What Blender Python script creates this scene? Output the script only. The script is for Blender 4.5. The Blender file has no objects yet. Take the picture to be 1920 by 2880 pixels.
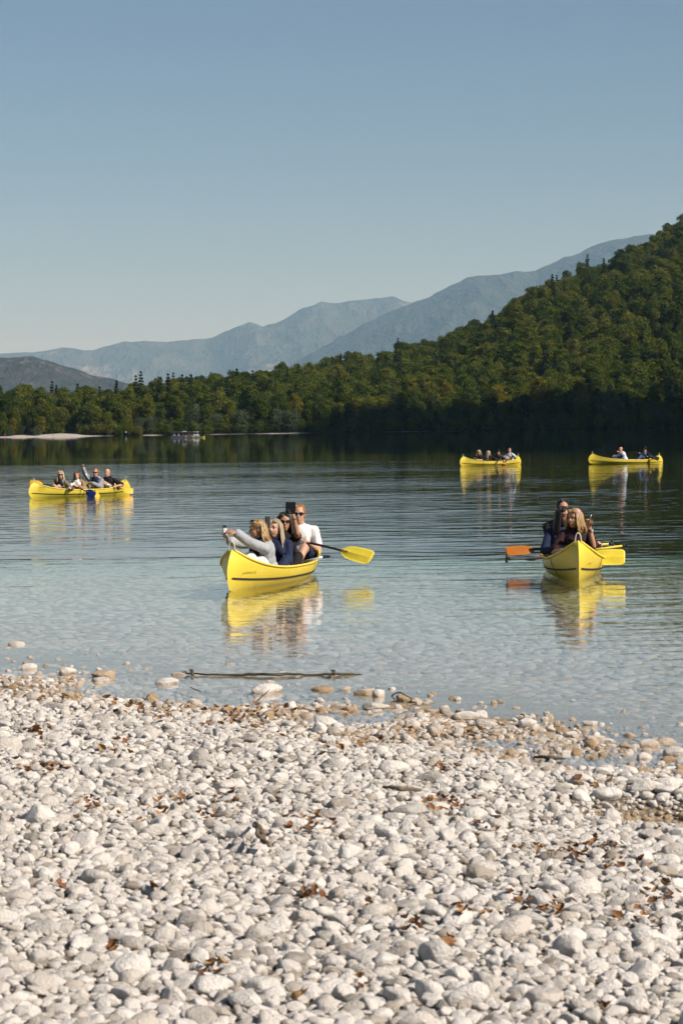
import bpy, bmesh, math, random
import numpy as np
from mathutils import Vector, Matrix, Quaternion, noise as mnoise

SC = bpy.context.scene
COL = SC.collection
R = math.radians
rng = random.Random(7)
nrng = np.random.default_rng(11)

# ------------------------------------------------------------------ camera
FPX = 6800.0                      # focal length in pixels of the 1920x2880 photograph (85 mm)
CAM_H = 1.9
HOR_Y = 1206.0                    # horizon row at the middle column
ROLL = R(0.8)
PITCH = math.atan((1440 - HOR_Y) / FPX)
FWD = Vector((0, math.cos(PITCH), -math.sin(PITCH)))
UP0 = Vector((0, math.sin(PITCH), math.cos(PITCH)))
RT0 = Vector((1, 0, 0))
CR = RT0 * math.cos(ROLL) - UP0 * math.sin(ROLL)
CU = RT0 * math.sin(ROLL) + UP0 * math.cos(ROLL)
CAM = Vector((0, 0, CAM_H))

cam_data = bpy.data.cameras.new('camera')
cam = bpy.data.objects.new('camera', cam_data)
COL.objects.link(cam)
M = Matrix((CR, CU, -FWD)).transposed().to_4x4()
M.translation = CAM
cam.matrix_world = M
cam_data.sensor_fit = 'VERTICAL'
cam_data.sensor_height = 36.0
cam_data.lens = FPX / 2880 * 36.0
cam_data.clip_start = 0.1
cam_data.clip_end = 200000
cam_data.dof.use_dof = True
cam_data.dof.focus_distance = 31.0
cam_data.dof.aperture_fstop = 14.0
SC.camera = cam

# ------------------------------------------------------------------ sky, sun, exposure
SUN_EL = R(38)
SUN_AZ = R(121)                   # clockwise from straight ahead (+Y): from the right, a little behind the camera
sun_dir = Vector((math.sin(SUN_AZ) * math.cos(SUN_EL), math.cos(SUN_AZ) * math.cos(SUN_EL), math.sin(SUN_EL)))
world = bpy.data.worlds.new('World'); SC.world = world
world.use_nodes = True
wn = world.node_tree
bg = wn.nodes['Background']
sky = wn.nodes.new('ShaderNodeTexSky')
sky.sky_type = 'NISHITA'
sky.sun_disc = False
sky.sun_elevation = SUN_EL
sky.sun_rotation = SUN_AZ
sky.altitude = 900
sky.air_density = 1.0
sky.dust_density = 0.5
sky.ozone_density = 3.0
wn.links.new(sky.outputs[0], bg.inputs[0])
bg.inputs[1].default_value = 0.050
sl = bpy.data.lights.new('sun', 'SUN')
sl.energy = 4.8
sl.angle = R(0.53)
sl.color = (1.0, 0.92, 0.83)
sun = bpy.data.objects.new('sun', sl); COL.objects.link(sun)
sun.rotation_euler = (-sun_dir).to_track_quat('-Z', 'Y').to_euler()

SC.view_settings.view_transform = 'Standard'
SC.view_settings.look = 'None'
SC.view_settings.exposure = 0.5
SC.view_settings.gamma = 1.0
SC.view_settings.use_curve_mapping = False
SC.render.engine = 'CYCLES'
cy = SC.cycles
cy.use_denoising = True
cy.adaptive_threshold = 0.03
cy.max_bounces = 5
cy.diffuse_bounces = 2
cy.glossy_bounces = 2
cy.transmission_bounces = 2
cy.transparent_max_bounces = 8
cy.volume_bounces = 0
cy.caustics_reflective = False
cy.caustics_refractive = False
cy.sample_clamp_indirect = 4.0
cy.volume_step_rate = 4

# ------------------------------------------------------------------ helpers
def ray(px, py):
    return FWD + CR * ((px - 960) / FPX) + CU * ((1440 - py) / FPX)
def at(px, py, z=0.0):
    r = ray(px, py)
    return CAM + r * ((z - CAM.z) / r.z)
def atd(px, py, d):
    r = ray(px, py)
    return CAM + r * (d / r.y)
def proj(p):
    v = Vector(p) - CAM
    f = v.dot(FWD)
    return 960 + v.dot(CR) / f * FPX, 1440 - v.dot(CU) / f * FPX
def lerp(a, b, t): return a + (b - a) * t
def sstep(a, b, x):
    t = np.clip((np.asarray(x, dtype=float) - a) / (b - a), 0, 1)
    return t * t * (3 - 2 * t)

def mesh_np(name, V, F, smooth=False):
    me = bpy.data.meshes.new(name)
    me.from_pydata([tuple(v) for v in V], [], [tuple(int(i) for i in f) for f in F])
    me.update()
    if smooth:
        me.polygons.foreach_set('use_smooth', [True] * len(me.polygons))
    return me
def link(name, me, mat=None, parent=None):
    o = bpy.data.objects.new(name, me)
    COL.objects.link(o)
    if mat is not None and len(me.materials) == 0:
        me.materials.append(mat)
    if parent is not None: o.parent = parent
    return o
def empty(name, loc=(0, 0, 0), rz=0.0):
    o = bpy.data.objects.new(name, None)
    COL.objects.link(o)
    o.location = loc; o.rotation_euler = (0, 0, rz)
    o.empty_display_size = 0.1
    return o
def tag(o, label=None, cat=None, group=None, kind=None):
    if label: o['label'] = label
    if cat: o['category'] = cat
    if group: o['group'] = group
    if kind: o['kind'] = kind
    return o
def grid_mesh(name, P, smooth=True):
    """P: array (n, m, 3)"""
    n, m = P.shape[:2]
    V = P.reshape(-1, 3)
    i = np.arange(n - 1)[:, None] * m + np.arange(m - 1)[None, :]
    F = np.stack([i, i + 1, i + m + 1, i + m], -1).reshape(-1, 4)
    return mesh_np(name, V, F, smooth)

# value noise in numpy (smooth, tileless)
_perm = np.random.default_rng(3).permutation(4096)
_vals = np.random.default_rng(4).random(4096)
def vnoise(x, y, seed=0):
    x = np.asarray(x, float); y = np.asarray(y, float)
    xi = np.floor(x).astype(int); yi = np.floor(y).astype(int)
    xf = x - xi; yf = y - yi
    u = xf * xf * (3 - 2 * xf); v = yf * yf * (3 - 2 * yf)
    def h(a, b): return _vals[_perm[(_perm[(a + seed * 17) & 4095] + b) & 4095]]
    return (h(xi, yi) * (1 - u) + h(xi + 1, yi) * u) * (1 - v) + (h(xi, yi + 1) * (1 - u) + h(xi + 1, yi + 1) * u) * v
def fbm(x, y, oct=4, seed=0):
    s = 0; a = 0.5; t = 0
    for k in range(oct):
        s = s + a * (vnoise(x, y, seed + k) - 0.5); t += a
        x = np.asarray(x) * 2.03 + 7.1; y = np.asarray(y) * 2.03 + 3.7; a *= 0.5
    return s / t

# ------------------------------------------------------------------ materials
class NT:
    def __init__(self, name):
        self.m = bpy.data.materials.new(name); self.m.use_nodes = True
        self.t = self.m.node_tree; self.n = self.t.nodes
        self.b = self.n.get('Principled BSDF'); self.out = self.n.get('Material Output')
    def new(self, typ, **kw):
        nd = self.n.new(typ)
        for k, v in kw.items():
            if k in ('inp',):
                for kk, vv in v.items(): nd.inputs[kk].default_value = vv
            else: setattr(nd, k, v)
        return nd
    def l(self, a, b): self.t.links.new(a, b)
    def noise(self, scale, detail=4, rough=0.55, vec=None, dim='3D'):
        nd = self.new('ShaderNodeTexNoise', inp={'Scale': scale, 'Detail': detail, 'Roughness': rough})
        if vec is not None: self.l(vec, nd.inputs['Vector'])
        return nd.outputs['Fac']
    def ramp(self, fac, stops):
        nd = self.new('ShaderNodeValToRGB')
        e = nd.color_ramp.elements
        while len(e) < len(stops): e.new(0.5)
        for k, (p, c) in enumerate(stops):
            e[k].position = p; e[k].color = (*c, 1) if len(c) == 3 else c
        self.l(fac, nd.inputs['Fac'])
        return nd.outputs['Color']
    def mix(self, fac, a, b, mode='MIX'):
        nd = self.new('ShaderNodeMix', data_type='RGBA', blend_type=mode)
        if isinstance(fac, (int, float)): nd.inputs[0].default_value = fac
        else: self.l(fac, nd.inputs[0])
        for s, v in ((6, a), (7, b)):
            if isinstance(v, tuple): nd.inputs[s].default_value = (*v, 1) if len(v) == 3 else v
            else: self.l(v, nd.inputs[s])
        return nd.outputs[2]
    def math(self, op, a, b=None, c=None, clamp=False):
        nd = self.new('ShaderNodeMath', operation=op, use_clamp=clamp)
        for k, v in enumerate((a, b, c)):
            if v is None: continue
            if isinstance(v, (int, float)): nd.inputs[k].default_value = v
            else: self.l(v, nd.inputs[k])
        return nd.outputs[0]
    def mapr(self, v, a, b, c=0.0, d=1.0, smooth=False):
        nd = self.new('ShaderNodeMapRange', inp={1: a, 2: b, 3: c, 4: d})
        if smooth: nd.interpolation_type = 'SMOOTHSTEP'
        self.l(v, nd.inputs[0])
        return nd.outputs[0]
    def bump(self, h, strength=0.3, dist=0.01, normal=None):
        nd = self.new('ShaderNodeBump', inp={'Strength': strength, 'Distance': dist})
        self.l(h, nd.inputs['Height'])
        if normal is not None: self.l(normal, nd.inputs['Normal'])
        return nd.outputs[0]
    def geo(self): return self.new('ShaderNodeNewGeometry')
    def tc(self): return self.new('ShaderNodeTexCoord')
    def oinfo(self): return self.new('ShaderNodeObjectInfo')
    def sepz(self, v, k='Z'):
        nd = self.new('ShaderNodeSeparateXYZ'); self.l(v, nd.inputs[0]); return nd.outputs[k]
    def mapping(self, v, scale=(1, 1, 1), loc=(0, 0, 0)):
        nd = self.new('ShaderNodeMapping'); nd.inputs['Scale'].default_value = scale; nd.inputs['Location'].default_value = loc
        self.l(v, nd.inputs[0]); return nd.outputs[0]
    def set(self, **kw):
        for k, v in kw.items():
            k = {'color': 'Base Color', 'rough': 'Roughness', 'normal': 'Normal', 'spec': 'Specular IOR Level', 'metal': 'Metallic'}.get(k, k)
            if isinstance(v, (int, float)): self.b.inputs[k].default_value = v
            elif isinstance(v, tuple): self.b.inputs[k].default_value = (*v, 1) if len(v) == 3 else v
            else: self.l(v, self.b.inputs[k])
        return self

HAZE_D = 2.2e-5
MATS = {}
def simple(name, color, rough=0.6, var=0.12, scale=30, bump=0.15, bdist=0.004, spec=0.4, metal=0.0):
    """a plain procedural material: colour with slight mottling and fine relief"""
    if name in MATS: return MATS[name]
    t = NT(name)
    oc = t.tc().outputs['Object']
    f = t.noise(scale, 5, 0.6, oc)
    dark = tuple(c * (1 - var) for c in color); lite = tuple(min(1, c * (1 + var)) for c in color)
    t.set(color=t.ramp(f, [(0.3, dark), (0.7, lite)]), rough=rough, spec=spec, metal=metal)
    if bump: t.set(normal=t.bump(f, bump, bdist))
    MATS[name] = t.m
    return t.m
# ================================================================== the far setting
def hor(px): return HOR_Y - (px - 960) * math.tan(ROLL)
def interp(pts):
    xs = np.array([p[0] for p in pts], float); ys = np.array([p[1] for p in pts], float)
    return lambda x: np.interp(x, xs, ys)

SHORE_D = 1200.0
# treetop skyline of the near wooded hill (photograph columns and rows)
sky_near = interp([(-900, 1112), (-300, 1104), (0, 1099), (160, 1098), (250, 1106), (350, 1094), (430, 1084), (520, 1072), (640, 1062), (742, 1046), (850, 1034),
                   (926, 1018), (1048, 1000), (1130, 982), (1200, 962), (1280, 946), (1310, 925), (1402, 888), (1464, 852), (1545, 815), (1606, 780),
                   (1690, 745), (1760, 720), (1800, 678), (1840, 655), (1913, 612), (2100, 520), (2500, 400), (3000, 330)])
ridge_d = interp([(-900, 1330), (0, 1330), (400, 1360), (800, 1500), (1100, 1650), (1500, 1850), (1900, 2000), (3000, 2200)])
# lower crest on the right that the lit front slope ends on
mid_e = interp([(1300, 0.92), (1480, 0.90), (1545, 0.88), (1620, 0.80), (1690, 0.76), (1800, 0.70), (1920, 0.68), (3000, 0.6)])
TREE_H = 21.0
def hill_z(px, d):
    """ground height at photograph column px, distance d"""
    px = np.asarray(px, float); d = np.asarray(d, float)
    rd = ridge_d(px)
    hz = HOR_Y - (px - 960) * math.tan(ROLL)
    el = (hz - sky_near(px)) / FPX
    zr = np.maximum(CAM_H + el * rd - TREE_H, 2.0)
    t = np.clip((d - SHORE_D - 22) / (rd - SHORE_D - 22), 0, 1)
    right = sstep(1250, 1560, px)
    prof_a = t ** 0.95
    me = mid_e(px)
    prof_b = np.where(t < 0.68, me * (t / 0.68) ** 0.85, np.where(t < 0.8, me - 0.02 * np.sin((t - 0.68) / 0.12 * math.pi), me + (1 - me) * np.clip((t - 0.8) / 0.2, 0, 1) ** 0.8))
    prof = prof_a * (1 - right) + prof_b * right
    z = 1.5 + (zr - 1.5) * prof
    X = (px - 960) / FPX * d
    z = z + fbm(X / 90, d / 90, 3, 5) * 14 * sstep(0.05, 0.4, t) * (0.4 + 0.6 * sstep(600, 1300, px))
    over = np.maximum(d - rd, 0)
    z = z - over * 0.25
    bank = np.clip((d - SHORE_D) / 22, 0, 1)
    return np.where(d < SHORE_D + 22, lerp(-0.6, 1.5, bank), z)

t = NT('forest_floor')
pos = t.geo().outputs['Position']
t.set(color=t.ramp(t.noise(0.15, 5, 0.6, pos), [(0.3, (0.03, 0.035, 0.018)), (0.7, (0.07, 0.06, 0.03))]), rough=0.95, spec=0.1)
M_FLOOR = t.m

pxs = np.linspace(-900, 3000, 200)
ds = np.concatenate([np.linspace(SHORE_D - 4, SHORE_D + 30, 8), np.linspace(SHORE_D + 45, 2250, 60)])
PX, DD = np.meshgrid(pxs, ds)
P = np.stack([(PX - 960) / FPX * DD, DD, hill_z(PX, DD)], -1)
o = link('hillside', grid_mesh('hillside', P), M_FLOOR); tag(o, kind='structure')

# ---- unseen ridge added past the right edge to shade the far wood's foot
xs_ = np.linspace(150, 1700, 150); ys_ = np.linspace(560, 1260, 90)
XX, YY = np.meshgrid(xs_, ys_)
crest = np.minimum(np.maximum((XX - 193) * 1.73, 0), 441 + (XX - 441) * 0.14) + fbm(XX / 55, YY / 300, 3, 61) * 46
zz_ = np.maximum(crest, 0) * np.clip(1 - np.abs(YY - 917) / 300, 0, 1) ** 0.9 + fbm(XX / 60, YY / 60, 3, 62) * 16 - 7
o = link('unseen_shade_ridge', grid_mesh('unseen_shade_ridge', np.stack([XX, YY, np.maximum(zz_, -8.5)], -1)), M_FLOOR); tag(o, kind='structure')

# ---- far mountains: ranges with real relief
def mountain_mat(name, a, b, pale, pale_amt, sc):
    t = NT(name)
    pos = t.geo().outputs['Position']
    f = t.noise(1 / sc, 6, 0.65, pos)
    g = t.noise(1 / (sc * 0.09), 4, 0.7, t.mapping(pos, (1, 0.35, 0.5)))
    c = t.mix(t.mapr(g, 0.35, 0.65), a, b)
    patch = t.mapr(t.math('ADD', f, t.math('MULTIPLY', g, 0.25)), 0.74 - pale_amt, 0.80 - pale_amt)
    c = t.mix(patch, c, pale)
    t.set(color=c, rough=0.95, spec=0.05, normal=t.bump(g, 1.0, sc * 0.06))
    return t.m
def mountain(name, skyline, d0, d1, depth_back, mat, amp, nsc, seed, lo=-700, hi=2700, n=260, m=46, foot=-3):
    sk = interp(skyline)
    px = np.linspace(lo, hi, n)
    tt = np.linspace(0, 1.6, m)
    PX, T = np.meshgrid(px, tt)
    D = d0 + (d1 - d0) * T
    hz = HOR_Y - (PX - 960) * math.tan(ROLL)
    zr = CAM_H + (hz - sk(PX)) / FPX * d1
    zr = np.maximum(zr, 4)
    X = (PX - 960) / FPX * D
    prof = np.where(T <= 1, T ** 0.9, 1 - (T - 1) * 1.1)
    wob = fbm(X / nsc, D / nsc, 5, seed)
    gul = np.abs(fbm(X / (nsc * 0.6), D / (nsc * 1.6), 4, seed + 9))
    Z = foot + zr * prof + (wob * amp - gul * amp * 1.3) * np.clip(np.minimum(T, np.abs(1 - T) * 2.2 + 0.10), 0, 1) * 2
    fine = fbm(X / (nsc * 0.04), D / (nsc * 0.04), 3, seed + 3)
    Z = Z + fine * d1 / FPX * 13
    P = np.stack([X, D, Z], -1)
    o = link(name, grid_mesh(name, P), mat); tag(o, kind='structure')
    return o
s_ = 1920 / 1568
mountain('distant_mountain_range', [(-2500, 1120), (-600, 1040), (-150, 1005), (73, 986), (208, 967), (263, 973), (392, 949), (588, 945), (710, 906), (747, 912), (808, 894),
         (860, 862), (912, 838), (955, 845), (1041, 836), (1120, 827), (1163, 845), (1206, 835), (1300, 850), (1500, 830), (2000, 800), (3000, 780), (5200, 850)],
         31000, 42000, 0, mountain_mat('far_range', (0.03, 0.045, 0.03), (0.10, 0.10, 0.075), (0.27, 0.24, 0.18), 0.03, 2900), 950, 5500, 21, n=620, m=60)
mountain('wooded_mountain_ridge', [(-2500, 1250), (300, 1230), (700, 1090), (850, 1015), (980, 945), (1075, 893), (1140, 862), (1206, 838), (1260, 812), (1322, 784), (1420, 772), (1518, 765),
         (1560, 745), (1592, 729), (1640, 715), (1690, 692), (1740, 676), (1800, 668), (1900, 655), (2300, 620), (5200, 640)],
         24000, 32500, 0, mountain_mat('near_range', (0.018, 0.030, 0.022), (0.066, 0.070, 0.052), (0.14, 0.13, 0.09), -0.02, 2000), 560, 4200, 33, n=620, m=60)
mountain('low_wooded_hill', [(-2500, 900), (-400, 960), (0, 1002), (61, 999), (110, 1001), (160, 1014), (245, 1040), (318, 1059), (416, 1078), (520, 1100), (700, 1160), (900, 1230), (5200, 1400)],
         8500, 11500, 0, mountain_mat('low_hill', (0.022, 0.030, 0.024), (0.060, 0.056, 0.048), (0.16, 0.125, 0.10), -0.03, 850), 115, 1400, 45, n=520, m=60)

# ---- ground sheet to the horizon (below the lake bed)
t = NT('valley_ground')
t.set(color=t.ramp(t.noise(0.004, 5, 0.6, t.geo().outputs['Position']), [(0.3, (0.05, 0.07, 0.035)), (0.7, (0.10, 0.09, 0.05))]), rough=0.95)
P = np.zeros((2, 2, 3))
P[0, 0] = (-75000, -8000, -9.0); P[0, 1] = (75000, -8000, -9.0); P[1, 0] = (-75000, 80000, -9.0); P[1, 1] = (75000, 80000, -9.0)
o = link('ground', grid_mesh('ground', P, False), t.m); tag(o, kind='structure')

# ---- pale gravel beach on the far shore
t = NT('far_gravel')
pos = t.geo().outputs['Position']
f = t.noise(1.2, 5, 0.7, pos)
t.set(color=t.ramp(f, [(0.3, (0.30, 0.275, 0.24)), (0.7, (0.50, 0.46, 0.41))]), rough=0.9, spec=0.1, normal=t.bump(f, 0.6, 0.3))
M_FGRAVEL = t.m
# top of the beach in photograph rows above the waterline
btop = interp([(-900, 9), (-200, 8), (0, 4), (50, 7), (120, 7.5), (165, 8.5), (215, 9), (240, 5), (300, 2.4), (345, 1.2), (400, 0.9), (410, 3), (430, 4.5), (455, 3.5), (480, 1.0), (560, 1.0), (640, 2.6), (700, 2.0), (760, 2.8),
               (800, 4.0), (840, 4.5), (870, 2.2), (930, 0.2), (1060, 0.4), (1110, 1.8), (1180, 2.0), (1230, 0.6), (1280, 1.6), (1400, 0.2), (1560, 0.9), (1700, 0.0), (1860, 0.8), (3000, 0.2)])
px = np.linspace(-900, 3000, 700)
rows = []
for k, u in enumerate(np.linspace(0, 1, 7)):
    d = SHORE_D - 3.2 + 16 * u + 3 * fbm(px / 60, px * 0 + k * 0.15, 3, 8)
    z = -0.25 - 0.30 * sstep(1.2, 0.3, btop(px)) + (btop(px) * SHORE_D / FPX + 0.3) * (u ** 0.8) + (fbm(px / 9, px * 0 + u * 3, 3, 12) * 0.35 * u)
    rows.append(np.stack([(px - 960) / FPX * d, d, z], -1))
rows.append(rows[-1] + np.array([0, 5, -2.5]))
o = link('far_beach', grid_mesh('far_beach', np.array(rows)), M_FGRAVEL); tag(o, kind='structure')
# ================================================================== near beach, lake bed, water
wl = [(-700, 1898), (-200, 1899), (0, 1904), (300, 1921), (500, 1943), (700, 1982), (900, 1998), (1100, 2012), (1300, 2042), (1500, 2072), (1700, 2100), (1920, 2128), (2300, 2175), (2800, 2220)]
_wp = [at(x, y, 0) for x, y in wl]
_wx = np.array([p.x for p in _wp]); _wy = np.array([p.y for p in _wp])
def water_edge(X): return np.interp(X, _wx, _wy)
_dips = [(1520, 2125, 0.55, 0.035), (1660, 2140, 0.5, 0.03), (1860, 2310, 0.35, 0.16), (1930, 2325, 0.4, 0.16), (640, 1948, 0.7, 0.045), (250, 1925, 0.8, 0.04), (960, 2010, 0.5, 0.05), (1250, 2085, 0.6, 0.05)]
_dipw = [(at(x, y, 0.03), r, a) for x, y, r, a in _dips]
def ground_z(X, Y):
    X = np.asarray(X, float); Y = np.asarray(Y, float)
    s = water_edge(X) - Y            # > 0 on the beach
    z = np.where(s > 0, s * 0.030 + 0.012 * s * np.clip(s / 10, 0, 1), s * 0.010)
    deep = np.maximum(Y - 33 - 0.12 * X + fbm(X / 9, Y / 9, 2, 6) * 5, 0)
    z = z - 0.016 * deep - 0.004 * np.maximum(deep - 6, 0) ** 1.7
    z = np.maximum(z, -8.2)
    z = z + fbm(X / 1.1, Y / 1.3, 3, 2) * 0.10 * np.clip((s + 3) / 4, 0.25, 1)
    for p, r, a in _dipw:
        z = z - a * np.exp(-(((X - p.x) / r) ** 2 + ((Y - p.y) / (r * 0.8)) ** 2))
    return z

t = NT('beach_gravel')
pos = t.geo().outputs['Position']
vo = t.new('ShaderNodeTexVoronoi', inp={'Scale': 38.0}); t.l(pos, vo.inputs['Vector'])
n1 = t.noise(3, 4, 0.6, pos)
c = t.ramp(vo.outputs['Distance'], [(0.1, (0.40, 0.36, 0.30)), (0.55, (0.13, 0.10, 0.07))])  # dark stop paints the shade of gaps between pebbles into the colour
c = t.mix(t.mapr(n1, 0.45, 0.7, 0, 0.55), c, (0.30, 0.23, 0.14), 'MULTIPLY')
z = t.sepz(pos)
wetb = t.mapr(z, 0.05, -0.02)
c = t.mix(t.math('MULTIPLY', wetb, 0.6), c, (0.42, 0.33, 0.19), 'MIX')
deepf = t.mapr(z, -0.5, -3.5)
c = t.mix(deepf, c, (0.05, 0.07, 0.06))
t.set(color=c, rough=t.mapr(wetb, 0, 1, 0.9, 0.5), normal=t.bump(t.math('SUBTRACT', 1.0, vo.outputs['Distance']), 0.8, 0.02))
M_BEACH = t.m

ys = np.concatenate([np.linspace(-4, 5, 10), np.linspace(5.3, 24, 120), np.linspace(24.5, 90, 90), np.linspace(95, 1215, 30)])
us = np.linspace(-1, 1, 120)
YY, UU = np.meshgrid(ys, us, indexing='ij')
XX = UU * (9 + np.maximum(YY, 0) * 0.35)
P = np.stack([XX, YY, ground_z(XX, YY)], -1)
P[..., 2] = np.where(YY > 1150, np.maximum(P[..., 2], -8.2 + (YY - 1150) / 65 * 7.4), P[..., 2])
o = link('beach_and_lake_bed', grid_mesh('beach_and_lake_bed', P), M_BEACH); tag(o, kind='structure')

# ---- water: one closed body, surface reflects by Fresnel, body absorbs
t = NT('lake_water')
g = t.geo()
pos = g.outputs['Position']
ydist = t.sepz(pos, 'Y')
# small ripples + longer wavelets, calmer close to the beach
p1 = t.mapping(pos, (1.1, 1.5, 1.0))
w1 = t.noise(1.0, 2, 0.5, t.mapping(pos, (0.55, 1.05, 1.0)))
w2 = t.noise(2.6, 3, 0.55, p1)
w3 = t.noise(9.0, 2, 0.5, p1)
patch = t.mapr(t.noise(0.035, 3, 0.6, t.mapping(pos, (0.3, 1.6, 1))), 0.36, 0.66, 0.35, 1.25)
w1b = t.noise(1.0, 1, 0.5, t.mapping(pos, (1.2, 2.0, 1.0), (31, 17, 0)))
A1 = t.math('MULTIPLY', t.mapr(ydist, 27, 42, 0.35, 1.0, True), t.mapr(ydist, 60, 190, 1.0, 0.05))
A2 = t.math('MULTIPLY', t.mapr(ydist, 28, 60, 0.45, 0.30, True), t.mapr(ydist, 60, 190, 1.0, 0.08))
big = t.math('ADD', t.math('MULTIPLY', w1, 0.031), t.math('MULTIPLY', w1b, 0.014))
small = t.math('ADD', t.math('MULTIPLY', w2, 0.0095), t.math('MULTIPLY', w3, 0.0020))
h = t.math('ADD', t.math('MULTIPLY', big, A1), t.math('MULTIPLY', small, A2))
h = t.math('MULTIPLY', h, patch)
nrm = t.bump(h, 1.0, 1.0)
dp = t.new('ShaderNodeVectorMath', operation='DOT_PRODUCT')
t.l(nrm, dp.inputs[0]); t.l(g.outputs['Incoming'], dp.inputs[1])
cs = t.math('ABSOLUTE', dp.outputs['Value'])
fr = t.math('ADD', 0.02, t.math('MULTIPLY', 0.98, t.math('POWER', t.math('SUBTRACT', 1.0, cs, clamp=True), 5.0)))
tr = t.new('ShaderNodeBsdfTransparent'); tr.inputs[0].default_value = (1, 1, 1, 1)
gl = t.new('ShaderNodeBsdfGlossy'); gl.inputs['Color'].default_value = (1, 1, 1, 1); gl.inputs['Roughness'].default_value = 0.02
t.l(nrm, gl.inputs['Normal'])
mx = t.new('ShaderNodeMixShader')
t.l(fr, mx.inputs[0]); t.l(tr.outputs[0], mx.inputs[1]); t.l(gl.outputs[0], mx.inputs[2])
t.n.remove(t.b)
t.l(mx.outputs[0], t.out.inputs['Surface'])
va = t.new('ShaderNodeVolumeAbsorption'); va.inputs['Color'].default_value = (0.40, 0.74, 0.70, 1); va.inputs['Density'].default_value = 0.22
t.l(va.outputs[0], t.out.inputs['Volume'])
M_WATER = t.m
x0, x1, y0, y1, zb = -900, 900, -40, 1232, -8.8
V = [(x0, y0, 0), (x1, y0, 0), (x1, y1, 0), (x0, y1, 0), (x0, y0, zb), (x1, y0, zb), (x1, y1, zb), (x0, y1, zb)]
F = [(0, 1, 2, 3), (7, 6, 5, 4), (0, 4, 5, 1), (1, 5, 6, 2), (2, 6, 7, 3), (3, 7, 4, 0)]
o = link('lake_water', mesh_np('lake_water', V, F), M_WATER); tag(o, kind='structure')
# ================================================================== trees of the far shore
def leaf_mat(name, stops, var_scale=0.02, trans=0.30):
    t = NT(name)
    oi = t.oinfo()
    pos = t.geo().outputs['Position']
    f = t.noise(var_scale, 3, 0.6, oi.outputs['Location'])
    r = t.math('ADD', t.math('MULTIPLY', oi.outputs['Random'], 0.75), t.math('MULTIPLY', t.math('SUBTRACT', f, 0.5), 0.9), clamp=True)
    c = t.ramp(r, stops)
    leafn = t.noise(0.55, 2, 0.6, pos)
    c = t.mix(t.mapr(leafn, 0.4, 0.75, 0.0, 0.35), c, (0.14, 0.135, 0.02), 'MIX')
    df = t.new('ShaderNodeBsdfDiffuse'); tl = t.new('ShaderNodeBsdfTranslucent'); mx = t.new('ShaderNodeMixShader')
    t.l(c, df.inputs[0]); t.l(c, tl.inputs[0]); mx.inputs[0].default_value = trans
    t.l(df.outputs[0], mx.inputs[1]); t.l(tl.outputs[0], mx.inputs[2])
    t.n.remove(t.b); t.l(mx.outputs[0], t.out.inputs['Surface'])
    return t.m
M_LEAF = leaf_mat('beech_leaves', [(0.0, (0.026, 0.046, 0.011)), (0.3, (0.066, 0.096, 0.016)), (0.6, (0.110, 0.130, 0.020)), (0.88, (0.152, 0.146, 0.027)), (1.0, (0.17, 0.112, 0.038))])
M_CONIF = leaf_mat('spruce_needles', [(0.0, (0.014, 0.028, 0.016)), (1.0, (0.028, 0.046, 0.022))])
M_WILLOW = leaf_mat('willow_leaves', [(0.0, (0.065, 0.09, 0.05)), (1.0, (0.11, 0.13, 0.075))])
M_GOLD = leaf_mat('autumn_leaves', [(0.0, (0.135, 0.128, 0.015)), (0.6, (0.17, 0.14, 0.018)), (1.0, (0.19, 0.115, 0.024))])
t = NT('bark')
f = t.noise(1.4, 5, 0.7, t.mapping(t.tc().outputs['Object'], (3, 3, 0.5)))
t.set(color=t.ramp(f, [(0.3, (0.10, 0.085, 0.065)), (0.7, (0.26, 0.23, 0.19))]), rough=0.9, normal=t.bump(f, 0.8, 0.05))
M_BARK = t.m

def tube(pts, rads, seg=6):
    """swept tube through points -> (V, F)"""
    V = []; F = []
    pts = [Vector(p) for p in pts]
    n = len(pts)
    prev = None
    for i, p in enumerate(pts):
        d = (pts[min(i + 1, n - 1)] - pts[max(i - 1, 0)])
        if d.length < 1e-9: d = Vector((0, 0, 1))
        d.normalize()
        if prev is None:
            a = d.orthogonal().normalized()
        else:
            a = (prev - d * prev.dot(d))
            a = a.normalized() if a.length > 1e-6 else d.orthogonal().normalized()
        prev = a
        b = d.cross(a)
        for k in range(seg):
            an = 2 * math.pi * k / seg
            V.append(p + (a * math.cos(an) + b * math.sin(an)) * rads[i])
    for i in range(n - 1):
        for k in range(seg):
            k2 = (k + 1) % seg
            F.append((i * seg + k, i * seg + k2, (i + 1) * seg + k2, (i + 1) * seg + k))
    F.append(tuple(range(seg - 1, -1, -1))); F.append(tuple((n - 1) * seg + k for k in range(seg)))
    return V, F
class MB:
    """collects pieces of one mesh"""
    def __init__(self): self.V = []; self.F = []; self.mi = []
    def add(self, V, F, mi=0):
        o = len(self.V); self.V += [tuple(v) for v in V]
        self.F += [tuple(i + o for i in f) for f in F]; self.mi += [mi] * len(F)
        return self
    def tube(self, pts, rads, seg=6, mi=0):
        if isinstance(rads, (int, float)): rads = [rads] * len(pts)
        return self.add(*tube(pts, rads, seg), mi)
    def box(self, c, s, rot=None, mi=0):
        c = Vector(c); V = []
        for z in (-1, 1):
            for y in (-1, 1):
                for x in (-1, 1):
                    v = Vector((x * s[0] / 2, y * s[1] / 2, z * s[2] / 2))
                    V.append(c + (rot @ v if rot is not None else v))
        return self.add(V, [(0, 2, 3, 1), (4, 5, 7, 6), (0, 1, 5, 4), (2, 6, 7, 3), (0, 4, 6, 2), (1, 3, 7, 5)], mi)
    def mesh(self, name, mats=(), smooth=False):
        me = mesh_np(name, self.V, self.F, smooth)
        for m in mats: me.materials.append(m)
        if len(mats) > 1: me.polygons.foreach_set('material_index', self.mi)
        return me

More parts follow.
